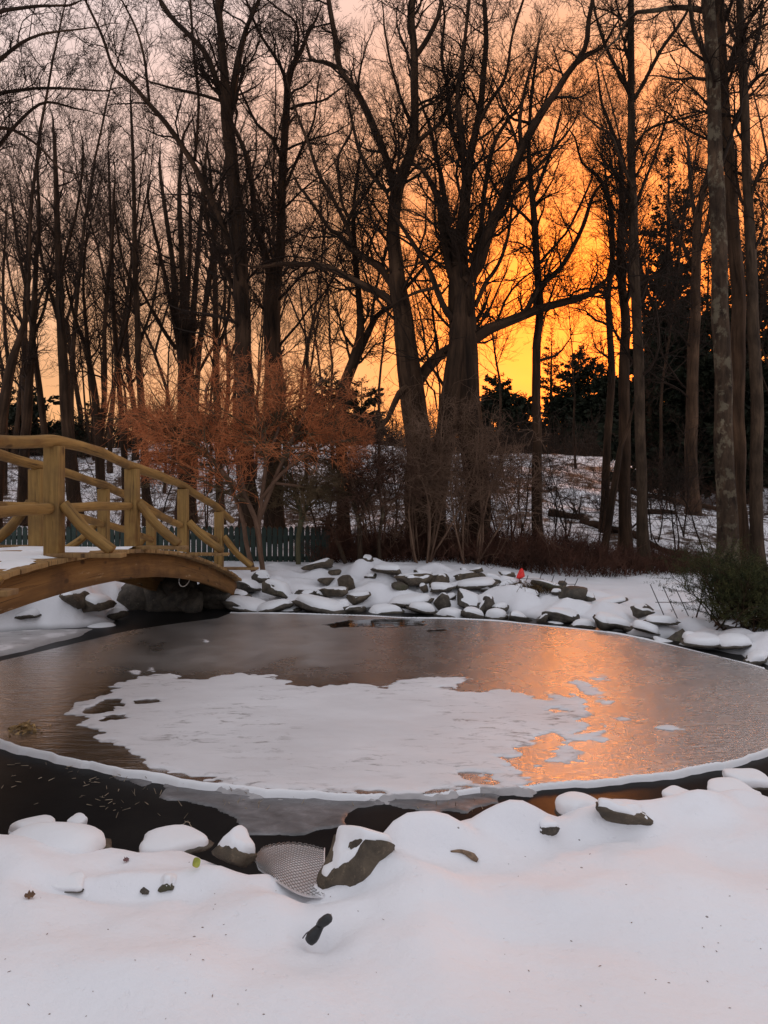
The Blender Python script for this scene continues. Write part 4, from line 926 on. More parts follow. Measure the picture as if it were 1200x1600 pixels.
        a = sprout(rng, P3, R3, 3, .2, (25, 60), (.4, .8), .9, twigr * .72); P4, R4 = grow(rng, *a, 2, .40, .1, .4); c.add(*tubes(P4, R4, 3))
        c.build('crown', twig, root)
    return root

T1 = [[(388, 880, 36), (384, 700, 31), (380, 560, 29), (377, 450, 27), (370, 350, 25), (362, 270, 22), (356, 200, 21), (352, 160, 18), (348, 80, 13), (342, 0, 11)],
      [(356, 190, 14), (368, 110, 11), (383, 50, 9), (405, 0, 7)], [(350, 168, 12), (325, 90, 10), (300, 60, 9), (270, 30, 8), (250, 0, 7)],
      [(374, 420, 14), (353, 367, 12), (325, 300, 11), (300, 253, 10), (265, 200, 9), (233, 163, 8), (205, 130, 7), (180, 110, 6), (172, 95, 5), (160, 57, 5), (133, 0, 4)],
      [(233, 157, 5), (225, 90, 4.5), (212, 43, 4), (190, 0, 3)], [(305, 250, 5), (310, 160, 5), (302, 75, 5), (297, 0, 4)], [(352, 160, 6), (310, 147, 5), (270, 138, 4), (235, 128, 3)], [(378, 470, 10), (350, 420, 8), (325, 350, 6), (318, 280, 5)]]
T2 = [[(430, 880, 34), (428, 700, 30), (427, 560, 29), (426, 470, 28), (428, 420, 24), (437, 383, 17), (443, 250, 14), (447, 170, 12), (452, 115, 10), (470, 80, 8), (480, 55, 6)],
      [(424, 440, 16), (410, 390, 13), (398, 340, 11), (393, 280, 9), (382, 235, 8), (363, 193, 6), (350, 150, 5)], [(440, 248, 7), (425, 215, 6), (402, 195, 5), (380, 150, 4)], [(448, 150, 7), (440, 107, 6), (405, 50, 5), (385, 0, 4)],
      [(455, 170, 6), (470, 163, 5), (505, 157, 4), (530, 140, 3)], [(450, 140, 6), (465, 75, 5), (462, 35, 4), (430, 10, 3)], [(443, 300, 6), (468, 240, 5), (490, 190, 4), (496, 140, 3)]]
T3 = [[(662, 880, 58), (659, 800, 46), (655, 720, 40), (650, 650, 40), (641, 570, 36), (633, 510, 31), (622, 460, 27), (619, 400, 22), (617, 350, 20), (620, 300, 19), (633, 262, 16), (645, 225, 15), (648, 167, 13), (647, 83, 12), (642, 30, 11), (645, 0, 10)],
      [(618, 300, 12), (603, 250, 11), (580, 190, 11), (555, 140, 10), (533, 110, 9), (524, 60, 9), (513, 0, 8)], [(533, 108, 7), (510, 97, 6), (487, 93, 5), (480, 70, 4)], [(648, 90, 9), (665, 65, 8), (683, 30, 7), (690, 0, 6)],
      [(622, 480, 15), (606, 466, 13), (583, 453, 12), (550, 437, 11), (517, 420, 10), (490, 413, 9), (467, 413, 8), (440, 412, 7), (415, 416, 5)], [(618, 455, 13), (600, 425, 12), (583, 410, 12), (550, 390, 10), (530, 365, 8), (517, 360, 7), (500, 335, 6), (475, 300, 5)],
      [(551, 385, 8), (545, 360, 7), (520, 310, 6), (497, 270, 6), (483, 227, 5), (463, 173, 4), (450, 130, 3)], [(545, 360, 7), (547, 335, 6), (570, 305, 5), (587, 277, 5), (600, 260, 4)], [(546, 340, 5), (535, 320, 5), (528, 265, 5), (530, 240, 4), (545, 215, 4)],
      [(650, 605, 20), (665, 578, 18), (683, 557, 17), (702, 545, 15), (716, 536, 12)], [(650, 645, 14), (643, 615, 13), (632, 606, 12), (618, 628, 10), (607, 652, 8)], [(620, 290, 9), (605, 300, 7), (575, 265, 6), (560, 230, 5), (548, 180, 4)],
      [(640, 240, 9), (660, 215, 7), (690, 190, 6), (705, 150, 5), (722, 120, 4)], [(645, 200, 7), (625, 150, 5), (610, 95, 4), (600, 40, 3)]]
T3b = [[(537, 870, 22), (535, 760, 18), (532, 650, 18), (540, 600, 18), (555, 560, 17), (563, 520, 12), (560, 460, 10), (555, 400, 9), (552, 350, 7), (555, 300, 5), (562, 250, 4)], [(553, 565, 13), (570, 532, 12), (580, 510, 10), (592, 490, 8), (612, 478, 7), (630, 455, 6), (660, 420, 5), (690, 380, 4)], [(580, 505, 6), (583, 480, 5), (590, 440, 4), (600, 400, 3)]]
T4 = [[(746, 880, 46), (745, 800, 38), (742, 740, 38), (735, 680, 42), (728, 620, 46), (724, 560, 46), (722, 500, 42), (722, 450, 38), (721, 420, 26), (720, 383, 21), (724, 340, 18), (727, 300, 17), (733, 250, 13), (742, 210, 11), (750, 170, 10), (755, 117, 9), (760, 60, 8), (757, 0, 7)],
      ([(678, 880, 34), (682, 780, 28), (690, 700, 32), (700, 640, 32), (709, 580, 30), (716, 520, 26), (720, 470, 18)], 15.6, -.1),
      [(735, 528, 26), (750, 521, 21), (767, 512, 18), (800, 500, 15), (843, 483, 13), (870, 475, 12), (900, 467, 11), (925, 458, 9), (938, 445, 7), (947, 437, 5)],
      [(728, 440, 22), (745, 420, 20), (757, 385, 19), (768, 350, 17), (783, 317, 15), (800, 270, 14), (815, 235, 13), (828, 207, 13), (850, 170, 12), (868, 145, 11), (885, 118, 10), (897, 103, 9), (912, 80, 8), (918, 60, 8), (920, 33, 7), (926, 0, 6)],
      [(728, 300, 10), (722, 240, 9), (720, 200, 9), (715, 150, 8), (722, 100, 7), (728, 50, 6), (733, 0, 6)], [(898, 102, 7), (920, 85, 6), (943, 73, 5), (955, 50, 4), (966, 33, 3)],
      [(715, 450, 16), (700, 410, 12), (690, 350, 11), (687, 320, 10), (675, 290, 8), (660, 265, 6), (640, 255, 5)], [(716, 440, 14), (703, 380, 10), (697, 330, 9), (690, 280, 8), (680, 235, 7), (672, 200, 6)], [(735, 410, 9), (750, 370, 8), (757, 300, 8), (770, 230, 7), (785, 200, 6), (800, 180, 5)],
      [(708, 500, 11), (693, 477, 10), (673, 427, 9), (653, 393, 8), (630, 357, 6), (615, 330, 5), (600, 290, 4)], [(742, 480, 8), (760, 440, 7), (777, 417, 6), (793, 373, 5), (800, 320, 4)], [(800, 500, 9), (822, 485, 9), (840, 452, 9), (877, 417, 8), (897, 383, 7), (913, 350, 7), (923, 318, 6), (932, 297, 5), (963, 267, 4)],
      [(690, 445, 6), (672, 452, 6), (650, 457, 5), (625, 470, 4)], [(768, 350, 9), (790, 330, 7), (805, 300, 6), (850, 250, 5), (880, 215, 4)], [(722, 250, 8), (705, 200, 7), (700, 140, 6), (690, 90, 5), (695, 30, 4)], [(745, 200, 8), (765, 160, 6), (790, 120, 5), (800, 60, 4), (815, 10, 4)], [(815, 235, 8), (812, 190, 6), (820, 140, 5), (835, 90, 4)]]
T5 = [[(840, 860, 17), (839, 700, 15), (838, 560, 13), (842, 510, 12), (843, 480, 12), (839, 420, 11), (836, 370, 11), (833, 330, 10), (830, 300, 9), (827, 260, 7), (826, 220, 6), (830, 150, 5), (838, 90, 4)], [(833, 310, 6), (843, 285, 6), (860, 240, 5), (866, 215, 4), (875, 180, 3)], [(838, 360, 6), (822, 340, 5), (805, 325, 5), (795, 310, 4), (780, 270, 3)], [(842, 412, 5), (870, 380, 4), (890, 355, 4), (925, 280, 3)]]
T6 = [[(1005, 885, 18), (1002, 750, 16), (999, 600, 16), (994, 480, 15), (990, 380, 14), (987, 250, 12), (986, 150, 11), (985, 60, 10), (986, 0, 9)], [(988, 160, 7), (1005, 130, 6), (1033, 77, 6), (1060, 40, 5), (1075, 15, 4)], [(985, 150, 7), (965, 110, 6), (945, 70, 5), (930, 20, 4)], [(990, 230, 5), (1010, 205, 4), (1030, 195, 4), (1085, 180, 3)], [(990, 330, 6), (1005, 290, 5), (1025, 240, 4), (1040, 190, 4)], [(990, 300, 5), (970, 250, 4), (955, 210, 4), (935, 200, 3)]]
T7 = [[(978, 885, 20), (976, 700, 18), (976, 560, 16), (978, 500, 15), (972, 440, 13), (970, 380, 12), (972, 320, 11), (971, 290, 9), (968, 240, 7), (955, 200, 5), (940, 160, 4), (935, 120, 3)], [(975, 480, 8), (987, 455, 6), (995, 440, 5)], [(968, 435, 8), (958, 410, 7), (955, 370, 7), (958, 340, 6), (945, 300, 6), (935, 275, 5), (910, 255, 4), (900, 220, 3)], [(971, 320, 7), (985, 280, 5), (992, 240, 4), (1010, 200, 3)]]
T7b = [[(944, 815, 14), (948, 700, 12), (955, 600, 11), (953, 500, 10), (950, 470, 9), (953, 430, 8), (958, 380, 6), (950, 310, 5), (945, 260, 3)], [(950, 470, 6), (938, 455, 5), (915, 465, 4), (900, 462, 3)], [(953, 440, 5), (968, 400, 4), (975, 350, 3)]]
T8 = [[(1138, 900, 32), (1136, 800, 29), (1134, 700, 27), (1131, 600, 26), (1127, 480, 25), (1124, 380, 24), (1120, 280, 23), (1117, 200, 21), (1112, 120, 20), (1108, 50, 19), (1104, 0, 18)], ([(1104, 18, 10), (1080, 13, 9), (1050, 12, 8), (1020, 17, 7), (993, 20, 6), (975, 40, 5), (965, 60, 4)], None, .8), [(1106, 100, 8), (1095, 75, 7), (1083, 45, 7), (1077, 0, 6)]]
T9 = [[(1159, 895, 25), (1157, 780, 22), (1155, 650, 21), (1152, 520, 21), (1148, 400, 20), (1142, 300, 19), (1135, 200, 17), (1130, 100, 16), (1124, 0, 15)], [(1138, 110, 8), (1150, 80, 7), (1155, 40, 6), (1160, 0, 6)], [(1136, 210, 6), (1160, 180, 5), (1172, 130, 4), (1200, 110, 3)]]
T10 = [[(1185, 895, 21), (1182, 750, 19), (1180, 600, 18), (1177, 480, 17), (1172, 380, 16), (1168, 280, 14), (1164, 180, 13), (1160, 80, 12), (1157, 0, 11)], [(1165, 65, 6), (1185, 45, 5), (1205, 35, 4)], [(1162, 120, 6), (1185, 60, 5), (1190, 10, 5)], [(1160, 80, 6), (1145, 55, 5), (1135, 20, 4)], [(1170, 320, 6), (1190, 260, 5), (1215, 240, 4)]]
T11 = [[(1082, 790, 20), (1080, 700, 19), (1082, 600, 18), (1085, 500, 16), (1088, 420, 14), (1090, 340, 12), (1100, 300, 8), (1110, 250, 6)], [(1089, 350, 8), (1080, 300, 6), (1075, 230, 5)], [(1090, 400, 8), (1105, 350, 6), (1115, 300, 5)], [(1088, 430, 7), (1065, 380, 5), (1050, 340, 4)]]
T13 = [[(944, 862, 12), (955, 790, 11), (963, 740, 10), (970, 700, 8)]]
T14 = [[(119, 800, 27), (108, 700, 24), (100, 600, 20), (95, 500, 16), (92, 400, 13), (88, 300, 10), (85, 220, 7)], [(97, 520, 9), (80, 460, 7), (65, 400, 6), (60, 330, 5)], [(93, 430, 8), (110, 370, 6), (125, 300, 5), (130, 240, 4)]]
T15 = [[(292, 800, 36), (290, 700, 34), (290, 640, 33), (289, 575, 31), (287, 450, 14), (283, 380, 11), (280, 300, 8), (285, 220, 6)], [(283, 570, 15), (275, 480, 12), (268, 400, 10), (258, 330, 8), (250, 270, 6)], [(297, 570, 15), (305, 460, 11), (310, 380, 9), (318, 300, 7), (322, 240, 5)], [(275, 545, 9), (255, 515, 8), (235, 480, 6), (222, 455, 5)], [(290, 590, 11), (293, 470, 9), (297, 390, 7), (296, 300, 6)], [(300, 580, 9), (318, 500, 7), (330, 430, 6), (338, 350, 5)], [(282, 560, 9), (262, 450, 7), (246, 380, 6), (232, 320, 5)], [(305, 590, 7), (322, 560, 6), (340, 530, 5)]]
T16 = [[(229, 790, 17), (222, 650, 15), (217, 580, 13), (215, 500, 12), (212, 430, 11), (210, 350, 9), (208, 250, 7), (205, 180, 5)], [(217, 540, 7), (240, 470, 5), (250, 400, 4)], [(213, 460, 6), (190, 400, 5), (180, 330, 4)]]
T17 = [[(161, 790, 19), (153, 680, 17), (148, 620, 14), (140, 570, 12), (130, 530, 9), (118, 500, 7), (105, 450, 5)], [(158, 680, 11), (163, 600, 10), (163, 520, 9), (168, 450, 8), (175, 380, 6), (178, 300, 5)], [(141, 570, 8), (135, 510, 7), (130, 440, 5), (135, 370, 4)]]
T18 = [[(196, 780, 13), (190, 640, 11), (183, 560, 10), (178, 490, 9), (175, 420, 7), (172, 330, 6), (170, 250, 4)], [(183, 560, 6), (200, 500, 5), (205, 440, 4)]]
T19 = [[(345, 800, 16), (341, 700, 15), (338, 600, 14), (337, 500, 12), (335, 420, 10), (332, 330, 8), (328, 260, 6)], [(338, 560, 7), (355, 500, 6), (360, 440, 5)]]
T21 = [[(-8, 800, 26), (5, 650, 21), (18, 570, 18), (30, 530, 12), (40, 490, 9), (45, 430, 7), (48, 350, 5)], [(15, 580, 9), (8, 520, 7), (5, 440, 6), (10, 350, 4)]]
T22 = [[(33, 800, 20), (42, 650, 17), (48, 560, 14), (52, 500, 12), (56, 420, 9), (60, 340, 7), (58, 260, 5)], [(50, 530, 7), (70, 480, 6), (80, 420, 5)]]
T23 = [[(82, 800, 15), (72, 700, 13), (62, 610, 12), (53, 540, 10), (45, 470, 8), (30, 400, 6), (20, 330, 5)]]
TL = [[(-175, 900, 40), (-172, 600, 34), (-168, 400, 28), (-160, 200, 20), (-150, 0, 14)], ([(-168, 420, 14), (-110, 280, 11), (-50, 150, 8), (10, 85, 6), (60, 55, 4), (130, 45, 2.5)], None, -1.0), ([(-164, 300, 13), (-90, 220, 9), (-20, 155, 7), (40, 140, 5), (90, 138, 4), (160, 142, 2.5)], None, .5), ([(-165, 250, 12), (-90, 110, 9), (-20, 30, 7), (40, 12, 5), (110, 8, 3)], None, -.4), ([(-168, 440, 13), (-90, 330, 9), (-20, 250, 7), (30, 190, 5), (70, 160, 4), (120, 170, 2.5)], None, 1.0), ([(-168, 420, 10), (-60, 230, 7), (0, 200, 6), (50, 220, 4), (90, 260, 3)], None, .2)]

G_H = 'tall bare trees standing along the far side of the pond'
build_tree('tall dark bare tree rising behind the far bridge end, its long limb sweeping left', 17.0, T1, 11, M_bark_dark, M_twig, G_H, spread=.8, wsc=.9)
build_tree('bare tree forked at mid height, just right of the tree behind the bridge end', 18.0, T2, 12, M_bark_dark, M_twig, G_H, wsc=.9)
build_tree('big old bare tree at the centre with an arching limb reaching left', 16.2, T3, 13, M_bark, M_twig, G_H, flare=1.25, spread=.8)
build_tree('leaning dark tree forking low, left of the big central tree', 17.2, T3b, 14, M_bark_dark, M_twig, G_H, dens=.9)
build_tree('massive twin-based tree right of centre with a long bough reaching right across the glow', 15.7, T4, 15, M_bark_dark, M_twig, G_H, flare=1.2, spread=.8)
build_tree('slim dark tree standing alone against the yellow glow', 16.5, T5, 16, M_bark_dark, M_twig, G_H, lenf=.8)
build_tree('slender straight pale barked tree, left of the tall spruce', 15.3, T6, 17, M_bark_pale, M_twig, G_H, lenf=.85)
build_tree('dark forked tree touching the slender straight pale one on its left', 17.0, T7, 18, M_bark_dark, M_twig, G_H, lenf=.85)
build_tree('thin crooked tree at the right end of the long reaching bough', 19.5, T7b, 19, M_bark_dark, M_twig, G_H, lenf=.8)
build_tree('tall lichen mottled trunk, palest and leftmost of the three big trunks at the right edge', 13.4, T8, 20, M_bark_lichen, M_twig, G_H, lenf=.9, zmin=6.5, dens=.8)
build_tree('tall brown trunk pressed against the lichen mottled one, middle of the right edge three', 14.1, T9, 21, M_bark, M_twig, G_H, zmin=6.5, dens=.8)
build_tree('tall trunk nearest the right edge of the photo, rightmost of three', 13.7, T10, 22, M_bark_pale, M_twig, G_H, zmin=5.5, dens=.8)
build_tree('forked brown tree standing on the slope in front of the spruces', 22.5, T11, 23, M_bark, M_twig, G_H, lenf=.8)
build_tree('short dead leaning stem crossing behind the slender pale tree', 16.6, T13, 24, M_bark_dark, M_twig, None, zmin=50, flare=1.2)
G_L = 'bare trees on the slope behind the footbridge'
build_tree('thick trunk seen just right of the tallest near bridge post', 20.0, T14, 31, M_bark_dark, M_twig, G_L, lenf=.85, dens=.75, wsc=.78)
build_tree('thick vase shaped tree splitting into many upright stems, left of the red twigged maple', 22.0, T15, 32, M_bark_dark, M_twig, G_L, lenf=.75, dens=.5, wsc=.8)
build_tree('straight slim tree rising behind the second bridge post', 20.5, T16, 33, M_bark_dark, M_twig, G_L, lenf=.85, dens=.75, wsc=.78)
build_tree('tree with two diverging stems against the yellow gap between the bridge posts', 21.0, T17, 34, M_bark_dark, M_twig, G_L, lenf=.85, dens=.75, wsc=.78)
build_tree('thin slightly leaning tree right beside the two-stemmed one', 22.5, T18, 35, M_bark_dark, M_twig, G_L, lenf=.85, dens=.75, wsc=.78)
build_tree('narrow upright tree between the vase shaped tree and the tall tree at the bridge end', 21.5, T19, 36, M_bark_dark, M_twig, G_L, lenf=.85, dens=.75, wsc=.78)
build_tree('tree leaning right at the left edge of the photo above the bridge rail', 19.0, T21, 37, M_bark_dark, M_twig, G_L, lenf=.85, dens=.75, wsc=.78)
build_tree('forking tree leaning right, second from the left edge behind the bridge rail', 20.0, T22, 38, M_bark_dark, M_twig, G_L, lenf=.85, dens=.75, wsc=.78)
build_tree('slim tree leaning left beside the thick trunk at the tallest bridge post', 21.0, T23, 39, M_bark_dark, M_twig, G_L, lenf=.85, dens=.75, wsc=.78)
build_tree('tree outside the left edge whose fine drooping boughs hang into the top left corner', 12.5, TL, 40, M_bark_dark, M_twig, None, zmin=4.5, dens=1.2, spread=.6, ext=0, lvl3=5)

# ---- forest trees copied from a few kinds
def proto(kind, seed):
    rng = np.random.default_rng(seed); tr = MB(); Ls = []
    H = {0: 17, 1: 15, 2: 13, 3: 16, 4: 11}[kind]
    def stem(p0, d, L_, r, K=16, up=.3, wob=.10):
        P, R = grow(rng, np.array([p0]), np.array([d]), np.array([L_]), np.array([r]), K, wob, up, .88); return P[0], R[0]
    stems = []
    if kind == 0: stems = [stem((0, 0, -.3), (.02, .02, 1), H, .115)]
    elif kind == 1:
        P, R = stem((0, 0, -.3), (.03, 0, 1), 6.0, .135, 9); R = .135 - (.135 - .09) * np.linspace(0, 1, 10); stems = [(P, R)]
        stems += [stem(P[-1], (.35, .1, 1), H - 6, .075), stem(P[-2], (-.4, -.1, 1), H - 6.5, .07)]
    elif kind == 2:
        for a in range(5): stems.append(stem((0.1 * math.cos(a * 1.25), .1 * math.sin(a * 1.25), -.3), (.22 * math.cos(a * 1.25), .22 * math.sin(a * 1.25), 1), H * rng.uniform(.8, 1), .065))
    elif kind == 3:
        P, R = stem((0, 0, -.3), (.12, .05, 1), H, .11, 16, .1, .16); stems = [(P, R), stem(P[6], (-.45, .2, 1), 8, .07), stem(P[8], (.5, -.2, 1), 7, .06)]
    else: stems = [stem((0, 0, -.3), (-.05, .02, 1), H, .065, 14, .2, .14)]
    for P, R in stems:
        R = R * (1 + .5 * np.exp(-np.clip(P[:, 2], 0, 9) / .3)); tr.add(*tubes(P[None], R[None], 8)); n = int(len(P) * 2.0)
        s = rng.uniform(.36, 1, n) * (len(P) - 1); i = np.minimum(s.astype(int), len(P) - 2); f = (s - i)[:, None]
        pos = P[i] * (1 - f) + P[i + 1] * f; ok = pos[:, 2] > 2.6; pos = pos[ok]; i = i[ok]; tg = unit(P[i + 1] - P[i]); q = rng.normal(0, 1, pos.shape); q = unit(q - (q * tg).sum(1, keepdims=True) * tg)
        a = np.radians(rng.uniform(30, 58, len(pos)))[:, None]; Ls.append((pos, tg * np.cos(a) + q * np.sin(a), rng.uniform(1.2, 3.2, len(pos)) * (1.15 - .6 * s[ok] / len(P)), np.clip(R[i] * .4, .012, .04)))
    root = thing('forest_tree', 'x', 'tree'); tr.build('trunk', M_bark_dark, root)
    S0, D0, Ln, R0 = [np.concatenate([x[k] for x in Ls]) for k in range(4)]; c = MB()
    P1, R1 = grow(rng, S0, D0, Ln, R0, 6, .35, .5); c.add(*tubes(P1, R1, 3))
    P2_, R2 = grow(rng, *sprout(rng, P1, R1, 6, .15, (25, 55), (.35, .7), .6, .006), 4, .35, .3); c.add(*tubes(P2_, R2, 3))
    P3, R3 = grow(rng, *sprout(rng, P2_, R2, 4, .15, (25, 55), (.4, .8), .8, .005), 2, .35, .2, .4); c.add(*tubes(P3, R3, 3))
    c.build('crown', M_twig_far, root); return root
LM = [(-999, 'beyond the left edge of the footbridge'), (40, 'behind the tallest bridge post'), (125, 'in the yellow gap between the first two bridge posts'), (205, 'behind the second bridge post'), (262, 'behind the third bridge post'), (330, 'behind the far bridge end'), (410, 'behind the red twigged maple'), (520, 'behind the leaning forked tree'), (600, 'behind the big central tree'),
      (700, 'behind the twin-based tree'), (775, 'behind the slim tree in the yellow glow'), (880, 'left of the slender pale tree'), (1010, 'beside the tall spruce'), (1110, 'behind the three right edge trunks')]
KN = ['straight', 'forked', 'many-stemmed', 'leaning', 'thin']
PROTO = {}
def far_trees():
    rng = np.random.default_rng(77); lst = []
    for px, Y, k in ((-60, 27, 0), (8, 25, 4), (22, 36, 1), (40, 29, 0), (62, 40, 3), (112, 30, 0), (128, 42, 1), (152, 37, 2), (172, 31, 0), (200, 28, 4), (212, 36, 1), (256, 27, 4), (272, 34, 3), (304, 30, 0), (328, 27, 4), (352, 33, 1), (366, 43, 0), (398, 30, 4), (410, 38, 2), (445, 34, 0), (462, 44, 3), (478, 29, 4), (492, 38, 1),
                     (505, 48, 0), (522, 33, 4), (592, 32, 4), (690, 34, 4), (785, 33, 4), (900, 38, 4), (1012, 30, 0), (1030, 26, 4), (1062, 34, 1), (1105, 31, 0), (1118, 40, 4), (1168, 28, 0), (1196, 35, 1), (1225, 30, 0), (1260, 26, 2), (1300, 33, 0)):
        lst.append((px, Y, k))
    cl = {}
    for r in lst: cl.setdefault(([i for i, (a, _) in enumerate(LM) if r[0] >= a][-1], r[2]), []).append(r)
    for r in lst:
        px, Y, k = r; z = [i for i, (a, _) in enumerate(LM) if px >= a][-1]; mem = sorted(cl[(z, k)], key=lambda q: q[1]); lab = f"{KN[k]} bare woodland tree {LM[z][1]}"
        if len(mem) > 1: lab += ', ' + ['nearest', 'second nearest', 'third nearest', 'fourth nearest', 'fifth nearest'][mem.index(r)] + ' such tree'
        x = (px - CX) / F * Y; loc = (x, Y, gz(x, Y) - .05); sc = rng.uniform(.85, 1.2); g = 'woodland trees on the snowy hill'
        if k not in PROTO:
            o = PROTO[k] = proto(k, 300 + k); o.location = loc; o.rotation_euler = (0, 0, rng.uniform(0, 6)); o.scale = (sc,) * 3; o['label'] = lab; o['group'] = g
        else: dup(PROTO[k], loc, rng.uniform(0, 6.28), (sc, sc, sc * rng.uniform(.95, 1.15)), lab, g)
far_trees()

# ---- conifers
M_needle = mat_twig('needles_dark', (.006, .009, .005), (.022, .026, .013), 3)
def conifer(label, px, Ytree, top, wpx, seed, name='spruce_tree', dens=1.0, droop=.45, base=None, form=1.0, lo=.08, cat='conifer'):
    rng = np.random.default_rng(seed); x = (px - CX) / F * Ytree; g = gz(x, Ytree); ztop = EYE + (HY - top) / F * Ytree; H = ztop - g; Rm = wpx / 2 / F * Ytree
    root = thing(name, label, cat, (x, Ytree, g), 'dark conifers behind the pond')
    P = np.array([[.08 * math.sin(t * 5 + seed), .08 * math.cos(t * 4), t * H - .2 * (t == 0)] for t in np.linspace(0, 1, 14)]); R = np.interp(np.linspace(0, 1, 14), [0, 1], [.018 * H + .05, .012])
    mb = MB(); mb.add(*tubes(P[None], R[None], 9))
    n = int(24 * H * dens * min(1, 40 / Ytree)); t = lo + (1 - lo) * rng.uniform(0, 1, n) ** 1.15; a = rng.uniform(0, 6.28, n)
    prof = (1 - t) ** (.72 * form) * (.62 + .38 * rng.uniform(0, 1, n)) * (1 + .28 * np.sin(a * 2 + t * 9 + seed)); Ln = np.clip(Rm * prof * 1.15, .12, None)
    S0 = np.stack([np.interp(t, np.linspace(0, 1, 14), P[:, k]) for k in range(3)], 1); D0 = np.stack([np.cos(a), np.sin(a), .25 - droop * (1 - t)], 1)
    P1, R1 = grow(rng, S0, D0, Ln, np.clip(.03 * (1 - t), .008, .03), 6, .12, .35 * droop * 2); c = MB(); 
    mb.add(*tubes(P1, R1, 3)); mb.build('trunk', M_bark_dark, root)  # this trunk mesh also holds the branches
    per = np.clip((Ln * 13).astype(int), 5, 40); idx = np.repeat(np.arange(n), per); M = len(idx)
    s = rng.uniform(.12, 1, M) * 6; i = np.minimum(s.astype(int), 5); f = (s - i)[:, None]; st = P1[idx, i] * (1 - f) + P1[idx, i + 1] * f; tg = unit(P1[idx, i + 1] - P1[idx, i])
    side = unit(np.cross(tg, [0, 0, 1])) * np.where(rng.uniform(0, 1, M) < .5, 1, -1)[:, None]; d = unit(tg * .7 + side * rng.uniform(.2, 1, M)[:, None] + np.stack([0 * s, 0 * s, rng.uniform(-.9, .15, M)], 1))
    L2 = np.clip(Ln[idx] * rng.uniform(.14, .40, M), .14, .75 * max(1, Ytree / 40))
    # each spray: three narrow needle blades
    Vs, Fs = [], []
    for b in range(4):
        dd = unit(d + rng.normal(0, .33, (M, 3))); w = unit(np.cross(dd, rng.normal(0, 1, (M, 3)))) * (L2 * rng.uniform(.10, .22, M))[:, None]; o_ = st + dd * (L2 * rng.uniform(0, .4, M))[:, None]; e = o_ + dd * (L2 * rng.uniform(.45, .8, M))[:, None]; mid = o_ * .6 + e * .4
        k = np.arange(M) * 4 + b * M * 4; Vs.append(np.stack([o_, mid + w, e, mid - w], 1).reshape(-1, 3)); Fs.append(np.stack([k, k + 1, k + 2, k + 3], 1))
    mesh_np('foliage', np.concatenate(Vs), [np.concatenate(Fs)], M_needle, root, False); return root
conifer('tallest dark spruce with a pointed top, right of the slender pale tree', 1046, 31, 232, 165, 1, droop=.5, dens=1.5, form=.95)
conifer('broad dark spruce between the tall spruce and the three big trunks', 1105, 35, 400, 120, 2, dens=1.0)
conifer('dark spruce behind the three big trunks at the right edge', 1172, 33, 300, 150, 3, dens=1.0)
conifer('dark spruce cut by the right edge of the photo', 1240, 34, 330, 170, 4)
conifer('low dark conifer at the foot of the tall spruce, left side', 1012, 29, 500, 110, 5, dens=1.5, form=.7)
conifer('low dark conifer at the foot of the tall spruce, right side', 1072, 29, 470, 130, 6, dens=1.5, form=.7)
conifer('low dark conifer filling behind the lichen mottled trunk', 1130, 28, 450, 150, 7, dens=1.4, form=.7)
conifer('narrow pointed cedar right of the slim tree in the yellow glow', 862, 86, 505, 52, 8, 'cedar_tree', 1.8, .15, form=.8, lo=.04)
conifer('round topped cedar in the yellow glow, right of the narrow pointed one', 906, 87, 540, 96, 9, 'cedar_tree', 1.7, .2, form=.6, lo=.04)
conifer('wide bushy cedar left of the dark forked tree', 945, 83, 575, 110, 10, 'cedar_tree', 1.8, .2, form=.5, lo=.04)
conifer('bushy cedar just right of the twin-based tree', 778, 86, 585, 110, 11, 'cedar_tree', 1.6, .2, form=.6, lo=.04)
conifer('small cedar left of the slim tree in the yellow glow', 812, 90, 610, 70, 12, 'cedar_tree', 1.6, .2, form=.6, lo=.04)
conifer('sparse dark conifer between the leaning forked tree and the big central tree', 566, 84, 590, 90, 13, 'cedar_tree', 1.1, .2, form=.6, lo=.04)
conifer('dark conifer behind the right side of the red twigged maple', 515, 86, 572, 90, 14, 'cedar_tree', 1.3, .2, form=.6, lo=.04)
conifer('small round conifer seen in the yellow gap above the bridge rail', 137, 38, 632, 64, 15, 'cedar_tree', 1.5, .2, form=.5, lo=.04)
conifer('small conifer behind the second bridge post', 208, 42, 640, 60, 16, 'cedar_tree', 1.5, .2, form=.5, lo=.04)
conifer('dark conifer behind the orange top of the maple', 300, 40, 610, 70, 17, 'cedar_tree', 1.4, .2, form=.6, lo=.04)
conifer('wide low conifer at the left edge above the bridge rail', 30, 38, 610, 120, 18, 'cedar_tree', 1.3, .2, form=.4, lo=.04)

# ---- far brush on the crest
def thicket(name, label, n, xr, yr, hr, rr, mat, seed, lean=.5, K=4, kids=3):
    rng = np.random.default_rng(seed); y = rng.uniform(*yr, n); x = rng.uniform(*xr, n) if not callable(xr) else xr(rng, y, n); z = height(x, y) - .03
    h = rng.uniform(*hr, n) * (.6 + .6 * np.clip(.5 + .5 * noise2(x, y, .5, seed), 0, 1)); d = np.stack([rng.normal(0, lean, n), rng.normal(0, lean, n), np.ones(n)], 1)
    P, R = grow(rng, np.stack([x, y, z], 1), d, h, np.full(n, rr), K, .35, .1); mb = MB(); mb.add(*tubes(P, R, 3))
    if kids: P2_, R2 = grow(rng, *sprout(rng, P, R, kids, .2, (25, 65), (.3, .6), .8, rr * .6), 2, .35, .1, .4); mb.add(*tubes(P2_, R2, 3))
    return tag(mb.build(name, mat), label, 'undergrowth', kind='stuff')
